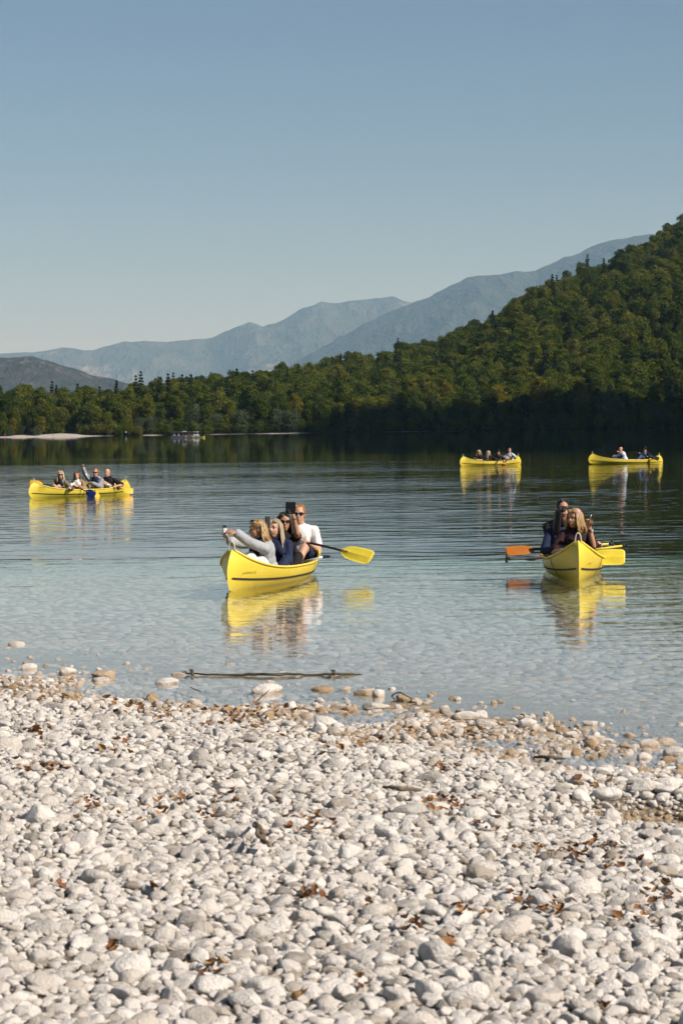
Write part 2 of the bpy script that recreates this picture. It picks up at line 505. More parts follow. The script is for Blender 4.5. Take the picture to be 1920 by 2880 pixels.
def leaf_quads(centers, normals, sizes, rs):
    """random little quads (leaf sprays); numpy"""
    n = len(centers)
    rnd = rs.normal(size=(n, 3))
    nn = normals * 0.9 + rnd * 0.75
    nn /= np.linalg.norm(nn, axis=1)[:, None] + 1e-9
    a = np.cross(nn, rs.normal(size=(n, 3))); a /= np.linalg.norm(a, axis=1)[:, None] + 1e-9
    b = np.cross(nn, a)
    s = sizes[:, None]
    asp = rs.uniform(0.55, 1.0, (n, 1))
    bend = nn * s * rs.uniform(-0.25, 0.1, (n, 1))
    V = np.stack([centers - a * s, centers - b * s * asp + bend, centers + a * s, centers + b * s * asp + bend], 1).reshape(-1, 3)
    F = np.arange(n * 4).reshape(-1, 4)
    return V, F

def broadleaf(seed, H=21, W=9.5, trunk_h=5.0, n_lobe=15, per=95, leaf=0.62, mat=None, oval=1.0):
    rs = np.random.default_rng(seed); rr = random.Random(seed)
    cz = trunk_h + (H - trunk_h) * 0.52
    C = []; N = []; S = []
    limbs = []
    for k in range(n_lobe):
        u = (k + 0.5) / n_lobe
        zz = lerp(-0.85, 0.92, u)
        rad = math.sqrt(max(0.05, 1 - abs(zz) ** 2.1)) * 0.62
        an = k * 2.399 + rr.uniform(-0.5, 0.5)
        rad *= rr.uniform(0.55, 1.05)
        c = np.array([math.cos(an) * rad * W / 2, math.sin(an) * rad * W / 2, cz + zz * (H - trunk_h) * 0.43 * oval])
        lr = rr.uniform(0.20, 0.32) * W * (1.0 - 0.25 * abs(zz))
        limbs.append((c, lr))
        d = rs.normal(size=(per, 3)); d /= np.linalg.norm(d, axis=1)[:, None]
        d[:, 2] = np.where(rs.random(per) < 0.65, np.abs(d[:, 2]), d[:, 2])
        r = lr * rs.uniform(0.30, 1.30, (per, 1)) ** 0.6
        pos = c + d * r * np.array([1.05, 1.05, 0.82])
        pos += rs.normal(size=(per, 3)) * np.array([0.30, 0.30, 0.42])
        C.append(pos); N.append(d); S.append(rs.uniform(0.55, 1.15, per) * leaf)
    # inner filler
    ni = 130
    d = rs.normal(size=(ni, 3)); d /= np.linalg.norm(d, axis=1)[:, None]
    C.append(np.array([0, 0, cz]) + d * rs.uniform(0.1, 0.75, (ni, 1)) * np.array([W * 0.33, W * 0.33, (H - trunk_h) * 0.4])); N.append(d); S.append(rs.uniform(0.9, 1.5, ni) * leaf)
    V, F = leaf_quads(np.concatenate(C), np.concatenate(N), np.concatenate(S), rs)
    crown = mesh_np('crown', V, F); crown.materials.append(mat)
    mb = MB()
    b = Vector((rr.uniform(-.4, .4), rr.uniform(-.4, .4), 0))
    top = Vector((b.x * 1.5, b.y * 1.5, cz + 2))
    r0 = 0.018 * H
    mb.tube([(0, 0, -1.5), (0, 0, 0.4), b + Vector((0, 0, trunk_h * 0.6)), b * 1.2 + Vector((0, 0, trunk_h + 2)), top], [r0 * 1.7, r0 * 1.1, r0 * 0.85, r0 * 0.7, r0 * 0.3], 7)
    for k, (c, lr) in enumerate(limbs):
        if k % 2: continue
        st = Vector((b.x, b.y, lerp(trunk_h * 0.7, cz, rr.random())))
        e = Vector(c); m = (st + e) / 2 + Vector((0, 0, -0.4))
        mb.tube([st, m, e], [r0 * 0.45, r0 * 0.3, r0 * 0.12], 5)
    trunk = mb.mesh('trunk', [M_BARK], True)
    return trunk, crown

def conifer(seed, H=24, W=6.5, mat=None):
    rs = np.random.default_rng(seed); rr = random.Random(seed)
    C = []; N = []; S = []
    tiers = 17
    for k in range(tiers):
        u = k / (tiers - 1)
        z = lerp(0.13 * H, 0.985 * H, u)
        rad = W / 2 * (1 - u) ** 0.72 * rr.uniform(0.85, 1.1) + 0.25
        nb = max(4, int(11 * (1 - u) + 4))
        for q in range(nb):
            an = q / nb * 2 * math.pi + k * 0.7 + rr.uniform(-.2, .2)
            m = max(4, int(rad * 5.0))
            tt = rs.uniform(0.15, 1, m)
            l = rad * rr.uniform(0.75, 1.12)
            P = np.stack([np.cos(an) * tt * l, np.sin(an) * tt * l, z - tt * l * 0.32], -1) + rs.normal(size=(m, 3)) * 0.10
            C.append(P); N.append(np.tile([math.cos(an) * .4, math.sin(an) * .4, 0.9], (m, 1))); S.append(rs.uniform(0.45, 0.95, m))
    V, F = leaf_quads(np.concatenate(C), np.concatenate(N), np.concatenate(S), rs)
    crown = mesh_np('crown', V, F); crown.materials.append(mat)
    mb = MB(); mb.tube([(0, 0, -1.5), (0, 0, H * .3), (0, 0, H * .97)], [0.36, 0.28, 0.05], 7)
    return mb.mesh('trunk', [M_BARK], True), crown

PROTO = {
    'beech_tree': [broadleaf(s, H, W, th, nl, 180, 0.45, M_LEAF, ov) for s, H, W, th, nl, ov in
                   [(1, 21, 9.5, 4.5, 15, 1.0), (2, 23, 8.5, 5, 16, 1.05), (3, 19, 10.5, 4, 15, .95), (4, 24, 9, 6.5, 16, 1.0), (5, 17, 8, 3, 13, 1.05), (6, 21, 7.2, 4, 14, 1.1)]],
    'spruce_tree': [conifer(s, H, W, M_CONIF) for s, H, W in [(11, 26, 7), (12, 24, 5.6), (13, 28, 7.5)]],
    'willow_bush': [broadleaf(s, H, W, 0.8, nl, 230, 0.30, M_WILLOW) for s, H, W, nl in [(21, 9, 9, 12), (22, 11, 7.5, 13), (23, 7, 8, 10)]],
    'golden_tree': [broadleaf(s, H, W, 3, nl, 230, 0.38, M_GOLD) for s, H, W, nl in [(31, 17, 8, 13), (32, 21, 8.5, 15)]],
}
def tree_at(kind, idx, px, d, scale, rot, label, group, cat='tree', dz=0.0, sx=1.0):
    tr, cr = PROTO[kind][idx % len(PROTO[kind])]
    X = (px - 960) / FPX * d
    e = empty(kind, (X, d, float(hill_z(px, d)) + dz), rot)
    e.scale = (scale * sx, scale * sx, scale)
    tag(e, label, cat, group)
    a = link('trunk', tr, None, e); b = link('crown', cr, None, e)
    return e

placed = []
def is_free(px, d, r):
    X = (px - 960) / FPX * d
    for (x, y, q) in placed:
        if (x - X) ** 2 + ((y - d)) ** 2 < (r + q) ** 2: return False
    placed.append((X, d, r)); return True
def put(px, d, r):
    placed.append(((px - 960) / FPX * d, d, r))

def height_to(px, d, row, base_h):
    """scale so that the tree's top reaches photograph row `row`"""
    hz = hor(px); zt = CAM_H + (hz - row) / FPX * d
    return (zt - float(hill_z(px, d))) / base_h

# distinctive trees
tree_marks = []; tree_seen = []; bush_seen = []
special = [
    ('spruce_tree', 0, 518, 1300, 1054, 26, 'dark pointed spruce above the treetops over the tour boat'),
    ('spruce_tree', 1, 543, 1310, 1054, 24, 'slim dark spruce just behind the taller one above the tour boat'),
    ('spruce_tree', 2, 428, 1290, 1077, 28, 'broad dark spruce on the low skyline left of the tour boat'),
    ('spruce_tree', 0, 286, 1275, 1088, 26, 'lone pointed spruce above the wood behind the pale far beach'),
    ('spruce_tree', 1, 672, 1340, 1038, 24, 'dark spruce tip standing proud where the wooded ridge begins'),
    ('spruce_tree', 2, 844, 1390, 1024, 28, 'tall dark spruce sticking out of the ridge skyline at mid picture'),
    ('spruce_tree', 1, 1090, 1420, 1000, 24, 'dark conifer among leafy crowns on the middle of the slope'),
    ('spruce_tree', 0, 1130, 1480, 988, 26, 'second dark conifer higher up beside the first on the slope'),
    ('golden_tree', 0, 836, 1214, 1108, 17, 'bright yellow narrow tree on the far shore at mid picture'),
    ('golden_tree', 1, 722, 1222, 1094, 21, 'dull gold broad tree among green ones left of mid shore'),
    ('golden_tree', 0, 1522, 1212, 1060, 17, 'yellow green tree lit against the dark shore on the right'),
    ('golden_tree', 1, 1632, 1214, 1066, 21, 'orange tipped tree on the dark shore right of the yellow one'),
    ('golden_tree', 0, 1400, 1216, 1082, 17, 'pale yellow green tree on the shore left of the two autumn ones'),
    ('golden_tree', 1, 42, 1207, 1176, 21, 'small orange tinged tree beside the left end of the far beach'),
    ('golden_tree', 0, 120, 1207, 1170, 17, 'yellowish young tree at the back of the pale far beach'),
    ('golden_tree', 1, 1262, 1235, 1072, 21, 'rusty gold crown half way along the far shore'),
    ('willow_bush', 1, 548, 1206, 1146, 11, 'pale grey green willow on the shore just right of the tour boat'),
    ('willow_bush', 0, 430, 1206, 1176, 9, 'wide grey green willow overhanging the shore left of the tour boat'),
    ('willow_bush', 2, 395, 1207, 1180, 7, 'low rounded willow beside the wide one left of the boat'),
    ('willow_bush', 1, 615, 1205, 1166, 11, 'tall pale willow right of the tour boat'),
    ('willow_bush', 0, 680, 1205, 1160, 9, 'broad pale willow in the row at the shore'),
    ('willow_bush', 1, 790, 1205, 1152, 11, 'tall olive willow standing near the bright yellow tree'),
    ('willow_bush', 0, 825, 1204, 1158, 9, 'rounded olive willow at the end of the pale shore strip'),
    ('willow_bush', 1, 1104, 1206, 1138, 11, 'pale upright willow clump on the dark mid shore'),
    ('willow_bush', 2, 1065, 1206, 1152, 7, 'smaller pale willow left of the upright clump'),
    ('willow_bush', 2, 1585, 1203, 1178, 7, 'small round pale bush at the waterline under the orange tipped tree'),
    ('willow_bush', 1, 1745, 1204, 1138, 11, 'pale slender willow at the dark shore on the right'),
    ('willow_bush', 2, 1712, 1206, 1128, 7, 'pale round crown above the shore left of the slender willow'),
    ('willow_bush', 0, 1862, 1204, 1150, 9, 'dim grey green willow near the right end of the shore'),
    ('willow_bush', 2, 28, 1206, 1208, 7, 'fresh green bush at the left end of the far beach'),
    ('willow_bush', 2, 108, 1206, 1202, 7, 'small green bush behind the far beach'),
    ('spruce_tree', 2, 1610, 1300, 1010, 28, 'dark conifer standing high behind the orange tipped tree'),
    ('beech_tree', 3, 1750, 1890, 700, 24, 'lone dark tree sticking up on the steep skyline at upper right'),
    ('beech_tree', 2, 1790, 1250, 1020, 19, 'large lit green tree on the lower slope at far right'),
    ('beech_tree', 0, 1885, 1235, 1010, 21, 'big sunlit green crown low on the slope at the right edge'),
]
for kind, idx, px, d, row, bh, lab in special:
    s = height_to(px, d, row, bh)
    put(px, d, 2.2)
    tree_at(kind, idx, px, d, s, rng.uniform(0, 6.28), lab, None, 'bush' if 'bush' in lab else 'tree', sx=(1.15 if s < 0.7 else 1.0))
    tree_marks.append((px, d, lab))

# front rows of the wood, each tree of its own
n_front = 0
cands = []
for k in range(9000):
    d = SHORE_D + 5 + 75 * rng.random() ** 1.4
    px = rng.uniform(-60, 1980)
    cands.append((d, px))
cands.sort()
for d, px in cands:
    if n_front >= 262: break
    if d < SHORE_D + 4 + btop(px) * 1.0: continue
    if not is_free(px, d, 2.9): continue
    n_front += 1
    if rng.random() < 0.07: kind, idx = 'spruce_tree', rng.randrange(3)
    else: kind, idx = 'beech_tree', rng.randrange(6)
    front = d < SHORE_D + 24
    s = rng.uniform(0.72, 1.02) * (0.86 if front else 1.0)
    if kind == 'spruce_tree':
        lab, grp = 'dark spruce among the leafy trees of the far shore wood', 'spruces in the front rows of the far shore'
    elif px < 400:
        lab, grp = 'green leafy tree in the wood behind the pale far beach', 'leafy trees behind the far beach'
    elif px < 1000:
        lab, grp = 'green leafy tree in the shore wood right of the tour boat', 'leafy trees along the middle far shore'
    else:
        lab, grp = 'dark green leafy tree at the shaded foot of the wooded hill', 'leafy trees at the foot of the hill'
    tree_seen.append((px, d, tree_at(kind, idx, px, d, s, rng.uniform(0, 6.28), lab, grp), kind))

# bushes along the waterline
PROTO['shore_bush'] = [broadleaf(s, H, W, 0.6, nl, 200, 0.30, M_LEAF) for s, H, W, nl in [(41, 6, 7.5, 9), (42, 8, 7, 10), (43, 5, 6.5, 8)]]
nb_ = 0
for k in range(150):
    px = -40 + k * 13.6 + rng.uniform(-5, 5)
    bt = float(btop(px))
    if bt > 4 and rng.random() < 0.45: continue
    d = SHORE_D + 0.5 + bt * 1.2 + rng.uniform(0, 3)
    lab = ('green bush at the back of the pale far beach', 'bushes behind the far beach') if px < 400 else (('green bush at the waterline along the middle of the far shore', 'bushes along the middle far shore') if px < 1000 else ('dark bush at the waterline under the wooded hill', 'bushes under the wooded hill'))
    bush_seen.append((px, d, tree_at('shore_bush', rng.randrange(3), px, d, rng.uniform(0.7, 1.15), rng.uniform(0, 6.28), lab[0], lab[1], 'bush'), 'shore_bush')); nb_ += 1

done_t = set()
for seq, base_noun in ((tree_seen, 'leafy tree'), (bush_seen, 'bush')):
    for mx_, md_, ml_ in tree_marks:
        for word, sg in (('next left of', -1), ('next right of', 1)):
            best = None
            for i, (px, d, ob, kd) in enumerate(seq):
                if id(ob) in done_t: continue
                a = (px - mx_) * sg
                if 4 < a < 60 and abs(d - md_) < 30 and (best is None or a + abs(d - md_) < best[0]): best = (a + abs(d - md_), ob, kd)
            if best:
                lab_ = '%s %s the %s' % ('dark spruce' if best[2] == 'spruce_tree' else base_noun, word, ml_)
                if len(lab_.split()) <= 16: best[1]['label'] = lab_; done_t.add(id(best[1]))

# ---- the rest of the wood: instances of the same trees on points
def gn_scatter(name, pts, rot, scl, idx, protos, realize=False):
    """one object whose node tree stands the prototypes on its points"""
    me = bpy.data.meshes.new(name)
    me.vertices.add(len(pts)); me.vertices.foreach_set('co', np.asarray(pts, np.float32).ravel())
    a = me.attributes.new('rot', 'FLOAT_VECTOR', 'POINT'); a.data.foreach_set('vector', np.asarray(rot, np.float32).ravel())
    a = me.attributes.new('scl', 'FLOAT_VECTOR', 'POINT'); a.data.foreach_set('vector', np.asarray(scl, np.float32).ravel())
    a = me.attributes.new('idx', 'INT', 'POINT'); a.data.foreach_set('value', np.asarray(idx, np.int32))
    o = link(name, me)
    ng = bpy.data.node_groups.new(name + '_nodes', 'GeometryNodeTree')
    ng.interface.new_socket('Geometry', in_out='INPUT', socket_type='NodeSocketGeometry')
    ng.interface.new_socket('Geometry', in_out='OUTPUT', socket_type='NodeSocketGeometry')
    gi = ng.nodes.new('NodeGroupInput'); go = ng.nodes.new('NodeGroupOutput')
    def attr(nm, ty):
        nd = ng.nodes.new('GeometryNodeInputNamedAttribute'); nd.data_type = ty; nd.inputs[0].default_value = nm
        return [s for s in nd.outputs if s.enabled][0]
    col = bpy.data.collections.new(name + '_kinds')
    for k, pm in enumerate(protos):
        po = bpy.data.objects.new('%s_kind_%02d' % (name, k), pm); col.objects.link(po)
    ci = ng.nodes.new('GeometryNodeCollectionInfo'); ci.inputs['Collection'].default_value = col
    ci.inputs['Separate Children'].default_value = True; ci.inputs['Reset Children'].default_value = True
    ip = ng.nodes.new('GeometryNodeInstanceOnPoints')
    ip.inputs['Pick Instance'].default_value = True
    L = ng.links.new
    L(gi.outputs[0], ip.inputs['Points']); L(ci.outputs[0], ip.inputs['Instance'])
    L(attr('idx', 'INT'), ip.inputs['Instance Index'])
    er = ng.nodes.new('FunctionNodeEulerToRotation'); L(attr('rot', 'FLOAT_VECTOR'), er.inputs[0]); L(er.outputs[0], ip.inputs['Rotation'])
    L(attr('scl', 'FLOAT_VECTOR'), ip.inputs['Scale'])
    L(ip.outputs[0], go.inputs[0])
    md = o.modifiers.new('scatter', 'NODES'); md.node_group = ng
    return o
def joined(tr, cr, name):
    mb_v = []; F = []
    nv = len(cr.vertices)
    va = np.empty(nv * 3, np.float32); cr.vertices.foreach_get('co', va)
    vb = np.empty(len(tr.vertices) * 3, np.float32); tr.vertices.foreach_get('co', vb)
    V = np.concatenate([va.reshape(-1, 3), vb.reshape(-1, 3)])
    F = [tuple(p.vertices) for p in cr.polygons] + [tuple(i + nv for i in p.vertices) for p in tr.polygons]
    me = mesh_np(name, V, F)
    me.materials.append(cr.materials[0]); me.materials.append(tr.materials[0])
    me.polygons.foreach_set('material_index', [0] * len(cr.polygons) + [1] * len(tr.polygons))
    return me
fproto = [joined(t_, c_, 'wood_tree') for t_, c_ in PROTO['beech_tree']] + [joined(t_, c_, 'wood_spruce') for t_, c_ in PROTO['spruce_tree']]
pts = []; rot = []; scl = []; idx = []
cell = {}
for x, y, r in placed: cell.setdefault((int(x // 6), int(y // 6)), []).append((x, y))
rf = np.random.default_rng(77)
N = 26000
dd = SHORE_D + 12 + (1050) * rf.random(N); pp = -500 + 2950 * rf.random(N)
ok_r = ridge_d(pp)
hz_ = hill_z(pp, dd)
for k in range(N):
    d = dd[k]; px = pp[k]
    if d > ok_r[k] + 40: continue
    if btop(px) > 5 and d < SHORE_D + 18: continue
    X = (px - 960) / FPX * d
    cx, cyy = int(X // 6), int(d // 6)
    bad = False
    for i in (-1, 0, 1):
        for j in (-1, 0, 1):
            for (x, y) in cell.get((cx + i, cyy + j), ()):
                if (x - X) ** 2 + (y - d) ** 2 < 17: bad = True; break
            if bad: break
        if bad: break
    if bad: continue
    cell.setdefault((cx, cyy), []).append((X, d))
    pts.append((X, d, hz_[k])); rot.append((rf.uniform(-.05, .05), rf.uniform(-.05, .05), rf.uniform(0, 6.28)))
    s = 0.5 + 0.62 * rf.random() ** 0.8; scl.append((s * rf.uniform(.9, 1.1), s * rf.uniform(.9, 1.1), s))
    idx.append(6 + rf.integers(3) if rf.random() < 0.05 else rf.integers(6))
print('wood trees', len(pts), 'front', n_front)
o = gn_scatter('hillside_wood', pts, rot, scl, idx, fproto)
tag(o, 'dense green and olive wood covering the hillside above the far shore', 'wood', kind='stuff')
# ================================================================== stones, leaves, driftwood
t = NT('limestone')
oi = t.oinfo()
oc = t.tc().outputs['Object']
pos = t.geo().outputs['Position']
rnd = oi.outputs['Random']
base = t.ramp(rnd, [(0.0, (0.33, 0.28, 0.22)), (0.06, (0.50, 0.45, 0.385)), (0.25, (0.70, 0.655, 0.595)), (0.55, (0.765, 0.725, 0.67)), (0.82, (0.71, 0.68, 0.63)), (0.93, (0.50, 0.475, 0.43)), (0.98, (0.36, 0.335, 0.30)), (1.0, (0.25, 0.23, 0.20))])
off = t.new('ShaderNodeVectorMath', operation='ADD'); t.l(oc, off.inputs[0])
cmb = t.new('ShaderNodeCombineXYZ'); t.l(t.math('MULTIPLY', rnd, 37.0), cmb.inputs[0]); t.l(t.math('MULTIPLY', rnd, 91.0), cmb.inputs[1]); t.l(cmb.outputs[0], off.inputs[1])
v = off.outputs[0]
n1 = t.noise(1.6, 6, 0.65, v); n2 = t.noise(7.0, 5, 0.65, v)
c = t.mix(t.mapr(n1, 0.46, 0.70, 0, 0.5), base, (0.62, 0.55, 0.46), 'MIX')
c = t.mix(t.mapr(n2, 0.50, 0.72, 0, 0.42), c, (0.49, 0.45, 0.39), 'MIX')
# ochre algae and wet film just above and below the waterline
z = t.sepz(pos)
zn = t.math('ADD', z, t.math('MULTIPLY', t.math('SUBTRACT', t.noise(6, 3, 0.6, pos), 0.5), 0.07))
zr_ = t.math('SUBTRACT', zn, t.math('MULTIPLY', t.math('SUBTRACT', rnd, 0.6), 0.11))
wet = t.mapr(zr_, 0.055, 0.005, 0, 1, True)
sub = t.mapr(z, -0.03, -0.10)
stain = t.math('MULTIPLY', wet, t.math('SUBTRACT', 1.0, t.math('MULTIPLY', sub, 0.85)))
oc_col = t.ramp(n2, [(0.3, (0.26, 0.125, 0.035)), (0.55, (0.44, 0.27, 0.10)), (0.75, (0.46, 0.36, 0.14))])
c = t.mix(t.math('MULTIPLY', stain, t.mapr(rnd, 0.1, 0.9, 0.25, 0.75)), c, oc_col)
c = t.mix(t.math('MULTIPLY', sub, 0.75), c, (0.60, 0.53, 0.39))
t.set(color=c, rough=t.mapr(wet, 0, 1, 0.82, 0.28), spec=0.35, normal=t.bump(t.math('ADD', n1, t.math('MULTIPLY', n2, 0.6)), 0.55, 0.12))
M_STONE = t.m

def stone_mesh(seed, ax, sub=3, rough=0.16, cuts=3):
    rs = np.random.default_rng(seed)
    bm = bmesh.new(); bmesh.ops.create_icosphere(bm, subdivisions=sub, radius=1.0)
    P = np.array([v.co[:] for v in bm.verts])
    off = rs.uniform(-50, 50, 3)
    def nz(p, s): return mnoise.noise(Vector(p * s + off))
    D = np.array([1 + rough * nz(p, 0.9) * 1.6 + rough * 0.55 * nz(p, 2.1) + rough * 0.18 * nz(p, 4.7) for p in P])
    P = P * D[:, None]
    for k in range(cuts):                      # worn flats
        n = rs.normal(size=3); n /= np.linalg.norm(n); h = rs.uniform(0.55, 0.82)
        s = P @ n; over = np.maximum(s - h, 0)
        P = P - n[None, :] * (over * 0.88)[:, None]
    P = P * np.array(ax)
    for v, p in zip(bm.verts, P): v.co = p
    me = bpy.data.meshes.new('stone'); bm.to_mesh(me); bm.free()
    me.polygons.foreach_set('use_smooth', [True] * len(me.polygons))
    me.materials.append(M_STONE)
    return me
AX = [(1, .78, .62), (1, .7, .5), (1, .85, .7), (1, .62, .5), (1, .9, .55), (1, .75, .42), (1, .68, .6), (1, .82, .5), (1, .58, .42), (1, .88, .78), (1, .72, .55), (1, .8, .65)]
STONES = [stone_mesh(100 + k, ax, 3, 0.15 + 0.035 * (k % 4), 3 + k % 4) for k, ax in enumerate(AX)]
STONES_LO = [stone_mesh(200 + k, ax, 2, 0.14, 2) for k, ax in enumerate(AX[:8])]

class Packer:
    def __init__(self, cs=0.12): self.c = cs; self.g = {}
    def try_add(self, x, y, r, k=1.0):
        c = self.c; R_ = int((r + 0.16) / c) + 1
        cx, cy_ = int(math.floor(x / c)), int(math.floor(y / c))
        for i in range(cx - R_, cx + R_ + 1):
            for j in range(cy_ - R_, cy_ + R_ + 1):
                for (a, b, q) in self.g.get((i, j), ()):
                    m = (r + q) * k
                    if (a - x) * (a - x) + (b - y) * (b - y) < m * m: return False
        self.g.setdefault((cx, cy_), []).append((x, y, r))
        return True
sr = random.Random(5)
pk = Packer()
stones = []     # x, y, a (long half axis), kind index
def edge_of(X): return float(np.interp(X, _wx, _wy))
# stones of their own character, by photograph column/row (centre), width in pixels, label
hero = [
    (48, 1812, 46, 0, 'pale stone breaking the still water at far left'),
    (18, 1822, 24, 6, 'small stone beside the pale one in the water at far left'),
    (132, 1871, 28, 1, 'single yellowish stone just awash off the left shore'),
    (80, 1880, 44, 9, 'tall white stone at the water edge on the left'),
    (188, 1892, 50, 2, 'broad white stone in the row at the left water edge'),
    (292, 1902, 66, 4, 'flat white slab stone at the left water edge'),
    (284, 1915, 50, 0, 'rounded white stone below the flat slab at the water edge'),
    (466, 1921, 62, 7, 'large pale stone beside the end of the sunken branch'),
    (504, 1898, 40, 10, 'small pale stone against the thick end of the branch'),
    (546, 1915, 30, 3, 'orange stained stone under the sunken branch'),
    (832, 1902, 22, 0, 'small white stone resting against the middle of the branch'),
    (745, 1946, 82, 7, 'long pale stone in the water crossed by a twig'),
    (704, 1944, 30, 6, 'brown stained stone touching the long pale one'),
    (905, 1940, 62, 8, 'smooth pale stone lying alone in shallow water below the branch'),
    (967, 1937, 38, 4, 'smaller tan stone right of the smooth pale one in the water'),
    (1026, 1948, 56, 5, 'flat ochre stone third in the water below the branch'),
    (1130, 1966, 46, 6, 'ochre stone circled by a bent twig in the water'),
    (1404, 1971, 30, 3, 'lone dark ochre stone out in the water'),
    (1213, 1997, 32, 8, 'rust red stone awash near the waterline'),
    (1050, 1988, 52, 11, 'grey white rounded stone at the waterline below the twig ring'),
    (1310, 2018, 66, 10, 'double pale stone standing in the shallow water'),
    (1364, 2036, 60, 4, 'brownish flat stone in the shallows beside the double one'),
    (1480, 2036, 56, 6, 'knobbly brown stone at the water edge'),
    (1660, 2032, 42, 5, 'brown stone awash alone near the right'),
    (1602, 2063, 40, 0, 'tan stone in shallow water on the right'),
    (1770, 2068, 42, 3, 'dark orange stone in shallow water on the right'),
    (1820, 2096, 56, 9, 'pale stone with an orange foot in the shallows at right'),
    (1872, 2086, 52, 7, 'flat brown stone near the right edge of the water'),
    (1892, 2122, 72, 6, 'brown stone wedged at the right picture edge'),
    (1100, 2165, 88, 2, 'large smooth white cobble on the mid beach'),
    (1150, 2285, 84, 11, 'big rough white cobble above the leaf clump'),
    (1705, 2235, 82, 0, 'big white cobble beside the wet hollow on the right'),
    (1812, 2216, 92, 1, 'long pale cobble lying near the wet hollow'),
    (1876, 2240, 70, 9, 'broad tan cobble at right edge beside the wet hollow'),
    (1872, 2276, 64, 4, 'flat tan cobble below the broad one at right edge'),
    (1628, 2196, 74, 10, 'large pale stone left of the long cobble near the hollow'),
    (28, 2100, 78, 9, 'large white cobble with a dent at the left picture edge'),
    (80, 2098, 50, 2, 'white cobble next to the dented one at left'),
    (1650, 2500, 98, 9, 'biggest smooth white cobble on the lower right beach'),
    (1800, 2500, 74, 11, 'grey white cobble standing upright right of the biggest one'),
    (78, 2838, 74, 9, 'round pale cobble in the lower left corner'),
    (1478, 2585, 108, 1, 'long flat topped cobble over leaves on the lower right'),
    (1052, 2565, 92, 2, 'smooth white cobble on the lower beach right of centre'),
    (350, 2628, 100, 4, 'wide pale cobble on the lower left beach'),
    (536, 2830, 66, 0, 'small egg shaped white cobble near the bottom edge'),
]
def ray_ground(px, py, lift=0.0):
    z = 0.1
    for _ in range(14):
        p = at(px, py, z)
        z = max(float(ground_z(p.x, p.y)), -0.02) + lift
    return p
hero_objs = []
for px, py, w, k, lab in hero:
    p = ray_ground(px, py, 0.02)
    a = w / FPX * p.y / 2 * 1.12
    pk.try_add(p.x, p.y, a * 0.85)
    hero_objs.append((p.x, p.y, a, k, lab))

classes = [(0.074, 0.056, 170), (0.056, 0.041, 1300), (0.041, 0.030, 6000), (0.030, 0.022, 30000), (0.022, 0.015, 90000), (0.015, 0.0105, 90000)]
for ci, (amax, amin, tries) in enumerate(classes):
    for _ in range(tries):
        y = 5.2 + 15.8 * sr.random()
        x = sr.uniform(-1, 1) * (0.148 * y + 0.9)
        e = edge_of(x)
        s = e - y
        if s < -2.6: continue
        if ci >= 5 and y > 10: continue
        if ci >= 4 and y > 15.5: continue
        if s < -0.15 and sr.random() < min(0.985, 0.80 + 0.10 * (-s)): continue
        a = sr.uniform(amin, amax)
        if pk.try_add(x, y, a * 0.84, 0.93 if ci < 4 else 0.86):
            stones.append((x, y, a))
stones = np.array(stones)
gz = ground_z(stones[:, 0], stones[:, 1])
n_st = len(stones)
s2 = np.random.default_rng(8)
lift = s2.uniform(0.10, 0.36, n_st) * stones[:, 2]
sz = gz + lift
srot = np.stack([s2.normal(0, 0.22, n_st), s2.normal(0, 0.22, n_st), s2.uniform(0, 6.283, n_st)], -1)
sscl = stones[:, 2:3] * np.stack([s2.uniform(0.92, 1.1, n_st), s2.uniform(0.9, 1.12, n_st), s2.uniform(0.85, 1.2, n_st)], -1)
sidx = s2.integers(0, len(STONES), n_st)
# screen size, to pick the ones that show largest
vis = []
for k in range(n_st):
    X, Y, A = stones[k]
    u, v_ = proj((X, Y, sz[k]))
    vis.append(A / Y * FPX * 2 if (-20 < u < 1940 and v_ < 2900 and sz[k] + A * 0.4 > 0.01) else 0)
order = np.argsort(-np.array(vis))
N_IND = 300 - len(hero)
single = set(int(i) for i in order[:N_IND])
hero_seen = []; single_seen = []
def stone_obj(x, y, z, rot, scl, mesh, label, group=None):
    o = link('stone', mesh); o.location = (x, y, z); o.rotation_euler = rot; o.scale = scl
    tag(o, label, 'stone', group); return o
for x, y, a, k, lab in hero_objs:
    zz = float(ground_z(x, y))
    under = zz < 0.0
    zz = max(zz, -0.03) + a * 0.30
    stone_obj(x, y, zz, (sr.uniform(-.1, .1), sr.uniform(-.1, .1), sr.choice([0, math.pi]) + sr.uniform(-.35, .35)), (a, a * 0.85, a * 0.82), STONES[k % 12], lab)
    hero_seen.append((proj((x, y, zz)), lab))
for k in single:
    X, Y, A = stones[k]
    if Y > 12.5: lab, g = 'pale cobble among small ones on the upper beach near the water', 'cobbles of the upper beach'
    elif Y > 8.5: lab, g = 'pale rounded cobble half sunk among pebbles of the middle beach', 'cobbles of the middle beach'
    else: lab, g = 'pale rounded cobble among pebbles at the lower edge of the beach', 'cobbles of the lower beach'
    single_seen.append((proj((X, Y, sz[k])), stone_obj(X, Y, sz[k], tuple(srot[k]), tuple(sscl[k]), STONES[sidx[k]], lab, g)))
def relabel(items, marks, noun, dirs, reach):
    """give the nearest item on each side of a landmark a label of its own"""
    done = set()
    for (hu, hv), hl_ in marks:
        for word, (du, dv) in dirs:
            best = None
            for i, ((u, v_), ob) in enumerate(items):
                if i in done or ob is None: continue
                a, b = u - hu, v_ - hv
                along = a * du + b * dv; across = abs(a * dv) + abs(b * du)
                if 0 < along < reach and across < along * 0.8 and (best is None or along < best[0]): best = (along, i, ob)
            if best:
                lab_ = '%s %s the %s' % (noun, word, hl_)
                if len(lab_.split()) <= 16: best[2]['label'] = lab_; done.add(best[1])
SIDES = [('next left of', (-1, 0)), ('next right of', (1, 0)), ('just beyond', (0, -1)), ('just in front of', (0, 1))]
